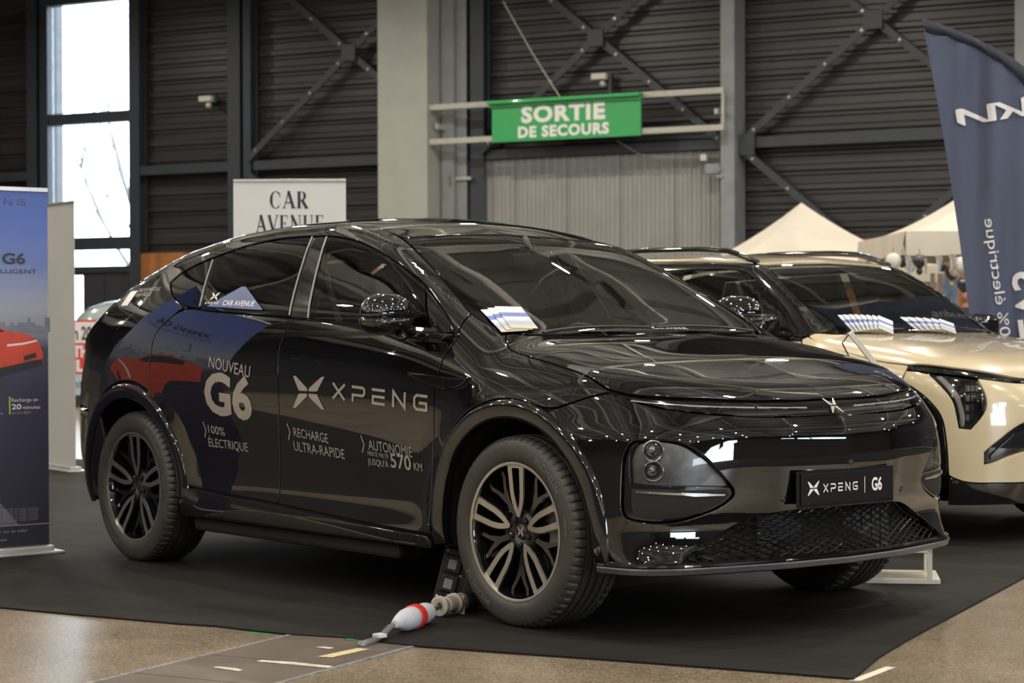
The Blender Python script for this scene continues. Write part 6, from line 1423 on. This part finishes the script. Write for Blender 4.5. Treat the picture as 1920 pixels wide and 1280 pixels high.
m = MB(); m.tube([(A_[0], A_[1], A_[2]), (A_[0]+.015, A_[1]-.05, .040), (-.09, -1.49, .02), (-.055, -1.56, .012), (-.02, -1.64, .010)], .013, 10); tag(m.build('supply_cable', glass_c := mat('clear_jacket_cable', (.16, .16, .17), .25, coat=.6, var=.2), None, smooth=True), 'short grey cable running from the wrapped plug onto the cover plate', 'cable')
m = MB(); m.box(-.085, -.045, -1.535, -1.50, .022, .034); tag(m.build('cable_tag', WHITEI, None), 'small white paper tag around the short grey cable', 'tag')
C_, D2 = (-.395, -.985, .052), (-.455, -.79, .050); M, L2 = orient(C_, D2)
t = tag(empty('cable_coupler', (C_[0], C_[1], .008)), 'beige cable coupler with a flared ribbed collar beside the front tyre', 'plug'); Mi = Matrix.Translation(-Vector(t.location)) @ M
m = MB(); m.lathe([(.010, .02), (.012, .0), (.030, -.008), (.040, -.004), (.041, .002), (.034, .018), (.029, .034)]+[(.031+.002*(k % 2), .036+.006*k) for k in range(9)]+[(.036, .094), (.041, .098), (.041, .108), (.036, .114), (.037, .150), (.0005, .150)], 28, Mi); m.build('coupler_body', PLG, t, smooth=True).data.set_sharp_from_angle(angle=math.radians(50))
m = MB(); m.lathe([(.030, .148), (.038, .15), (.040, .20), (.034, .22), (.0005, .22)], 20, Mi); m.build('black_sleeve', SATIN, t, smooth=True)
m = MB(); m.box(-.05, .035, .118, .128, -.046, .030, Mi, b=.003); m.build('flange', PLG, t)
m = MB(); m.tube([(-.31+.02, -1.105, .050), (-.35, -1.05, .045), (-.385, -1.0, .050), (-.40, -.96, .052)], .009, 8); tag(m.build('link_cable', mat('brown_cable', (.06, .04, .035), .5), None, smooth=True), 'short brown cable joining the wrapped plug and the beige coupler', 'cable')
Mb = Matrix.Translation((-.55, -.70, .12)) @ Matrix.Rotation(math.radians(46), 4, 'Z') @ Matrix.Rotation(math.radians(14), 4, 'Y')
t = tag(empty('power_box', (-.55, -.70, .008)), 'black power distribution box with capped sockets behind the front wheel', 'box'); Mi = Matrix.Translation(-Vector(t.location)) @ Mb
m = MB(); m.box(-.13, .15, -.07, .07, -.105, .115, Mi, b=.008); m.build('box_body', SATIN, t)
for z in (.050, -.030):
    m = MB(); m.box(-.115, -.045, -.085, -.068, z-.036, z+.036, Mi, b=.006); s_ = m.build('socket_lid', SATIN, t); m = MB(); m.box(-.10, -.065, -.088, -.084, z-.02, z+.02, Mi, b=.002); m.build('window_pane', GREYI, s_)
m = MB(); m.box(-.02, .13, -.082, -.068, -.07, .08, Mi, b=.006); m.build('fuse_cover', SATIN, t)
m = MB()
for a, b in ((-.115, .10), (-.115, -.09), (.135, .10), (.135, -.09), (-.04, .01)): m.lathe([(.0005, -.003), (.006, -.002), (.007, .002)], 10, Mi @ Matrix.Translation((a, -.071, b)))
m.build('screw', ALU, t, smooth=True)['kind'] = 'stuff'
m = MB(); m.tube([(-.66, -.62, .165), (-.74, -.60, .165), (-.83, -.60, .135), (-.86, -.62, .085), (-.82, -.65, .04), (-.74, -.68, .024), (-.62, -.72, .020), (-.50, -.765, .030), (-.47, -.78, .045)], .010, 10); lc = tag(m.build('looped_cable', SATIN, None, smooth=True), 'black cable looping out of the power box under the sill', 'cable')
m = MB(); m.box(-.835, -.80, -.665, -.63, .026, .052, b=.003); tag(m.build('cable_label', WHITEI, None), 'small white label on the looping black cable', 'tag')
m = MB(); m.tube([(-.47, -.80, .06), (-.49, -.72, .075), (-.47, -.66, .06)], .012, 8); tag(m.build('blue_plug', BLU, None, smooth=True), 'small blue plug showing just above the beige coupler', 'plug')

# ---- leaflets under the wipers
LEAF = ramp_mat('leaflet_print', 2, 0, .21, [(0, (.55, .50, .38)), (.25, (.30, .36, .45)), (.5, (.62, .66, .70)), (.56, (.10, .16, .42)), (.70, (.10, .16, .42)), (.74, (.72, .72, .72)), (1, (.74, .74, .74))], streak=True)
def leaflet(root, loc, rot, lab, grp, k=0, s=1.0):
    t = tag(empty('leaflet', loc), lab, 'leaflet', grp); t.rotation_euler = rot
    if root is None:
        m = MB(); m.box(-.058*s, .058*s, -.0008, .0008, 0, .21*s); m.build('sheet', LEAF, t)
        v, f = text_mesh('CAR AVENUE', .0145*s, align='CENTER'); mobj('leaflet_lettering', [(x, -.0012, y+.185*s) for x, y in v], f, GREYI, t)
    else:
        for c in root.children: q = c.copy(); COL.objects.link(q); q.parent = t
    return t
# fan of three on the black car's screen: the sheets lean on the glass, facing the camera
def on_screen(P3): return Vector(P3)
l0 = None
labs = ['top leaflet of the fan of three under the black car wiper', 'middle leaflet of the fan of three under the black car wiper', 'bottom leaflet of the fan of three under the black car wiper']
for k in range(3):
    P, ok = TOP.cast(G, np.array([[-.262, -.655-.024*k]])); N = Vector(G.normal(P)[0]); z = N; up = Vector((-.85, .30-.05*k, .43)); up = (up-z*up.dot(z)).normalized()
    yv = -z; x = yv.cross(up).normalized(); Mx = Matrix(((x.x, yv.x, up.x), (x.y, yv.y, up.y), (x.z, yv.z, up.z))).to_4x4()
    t = leaflet(l0, Vector(P[0])+N*(.014-.003*k)+up*.01, Mx.to_euler(), labs[k], 'leaflets on the black car windscreen'); l0 = l0 or t
words = ['topmost', 'second', 'third', 'fourth', 'fifth', 'sixth', 'seventh', 'lowest']
for j, (x0, y0, n_, nm) in enumerate(((-.235, -.455, 8, 'near fan on the cream car windscreen'), (-.15, .0, 6, 'far fan on the cream car windscreen'))):
    for k in range(n_):
        f_ = k/(n_-1); P, ok = TOP.cast(E, np.array([[x0-.095*f_, y0-.105*f_], [x0-.25, y0-.105*f_]])); N = Vector(E.normal(P)[1]); R3 = Matrix.Rotation(EV_H, 3, 'Z'); Pw = R3 @ Vector(P[0])+Vector((EV_P[0], EV_P[1], 0)); N = R3 @ N
        up = Vector((-.10-.02*f_, .107-.087*f_, .058+.012*f_)); up = (up-N*up.dot(N)).normalized(); yv = -N; x = yv.cross(up).normalized(); Mx = Matrix(((x.x, yv.x, up.x), (x.y, yv.y, up.y), (x.z, yv.z, up.z))).to_4x4()
        leaflet(l0, Pw+N*(.024-.0022*k), Mx.to_euler(), 'printed leaflet, %s of the %s' % (words[k] if k < n_-1 else 'lowest', nm), 'leaflets in the '+nm).scale = (.78, 1, .78)
# small white print on the black car's dashboard edge
v, f = text_mesh('CAR AVENUE', 1, bold=.01); a = np.array(v); k = .20/(a[:, 0].max()-a[:, 0].min())
decal('screen_lettering', G, ([(x*k, y*.026/.7) for x, y in v], f), lambda s_, t_: (-.225-t_*.9, .02+s_, 1.13), TOP, WHITEP, car, off=.001)
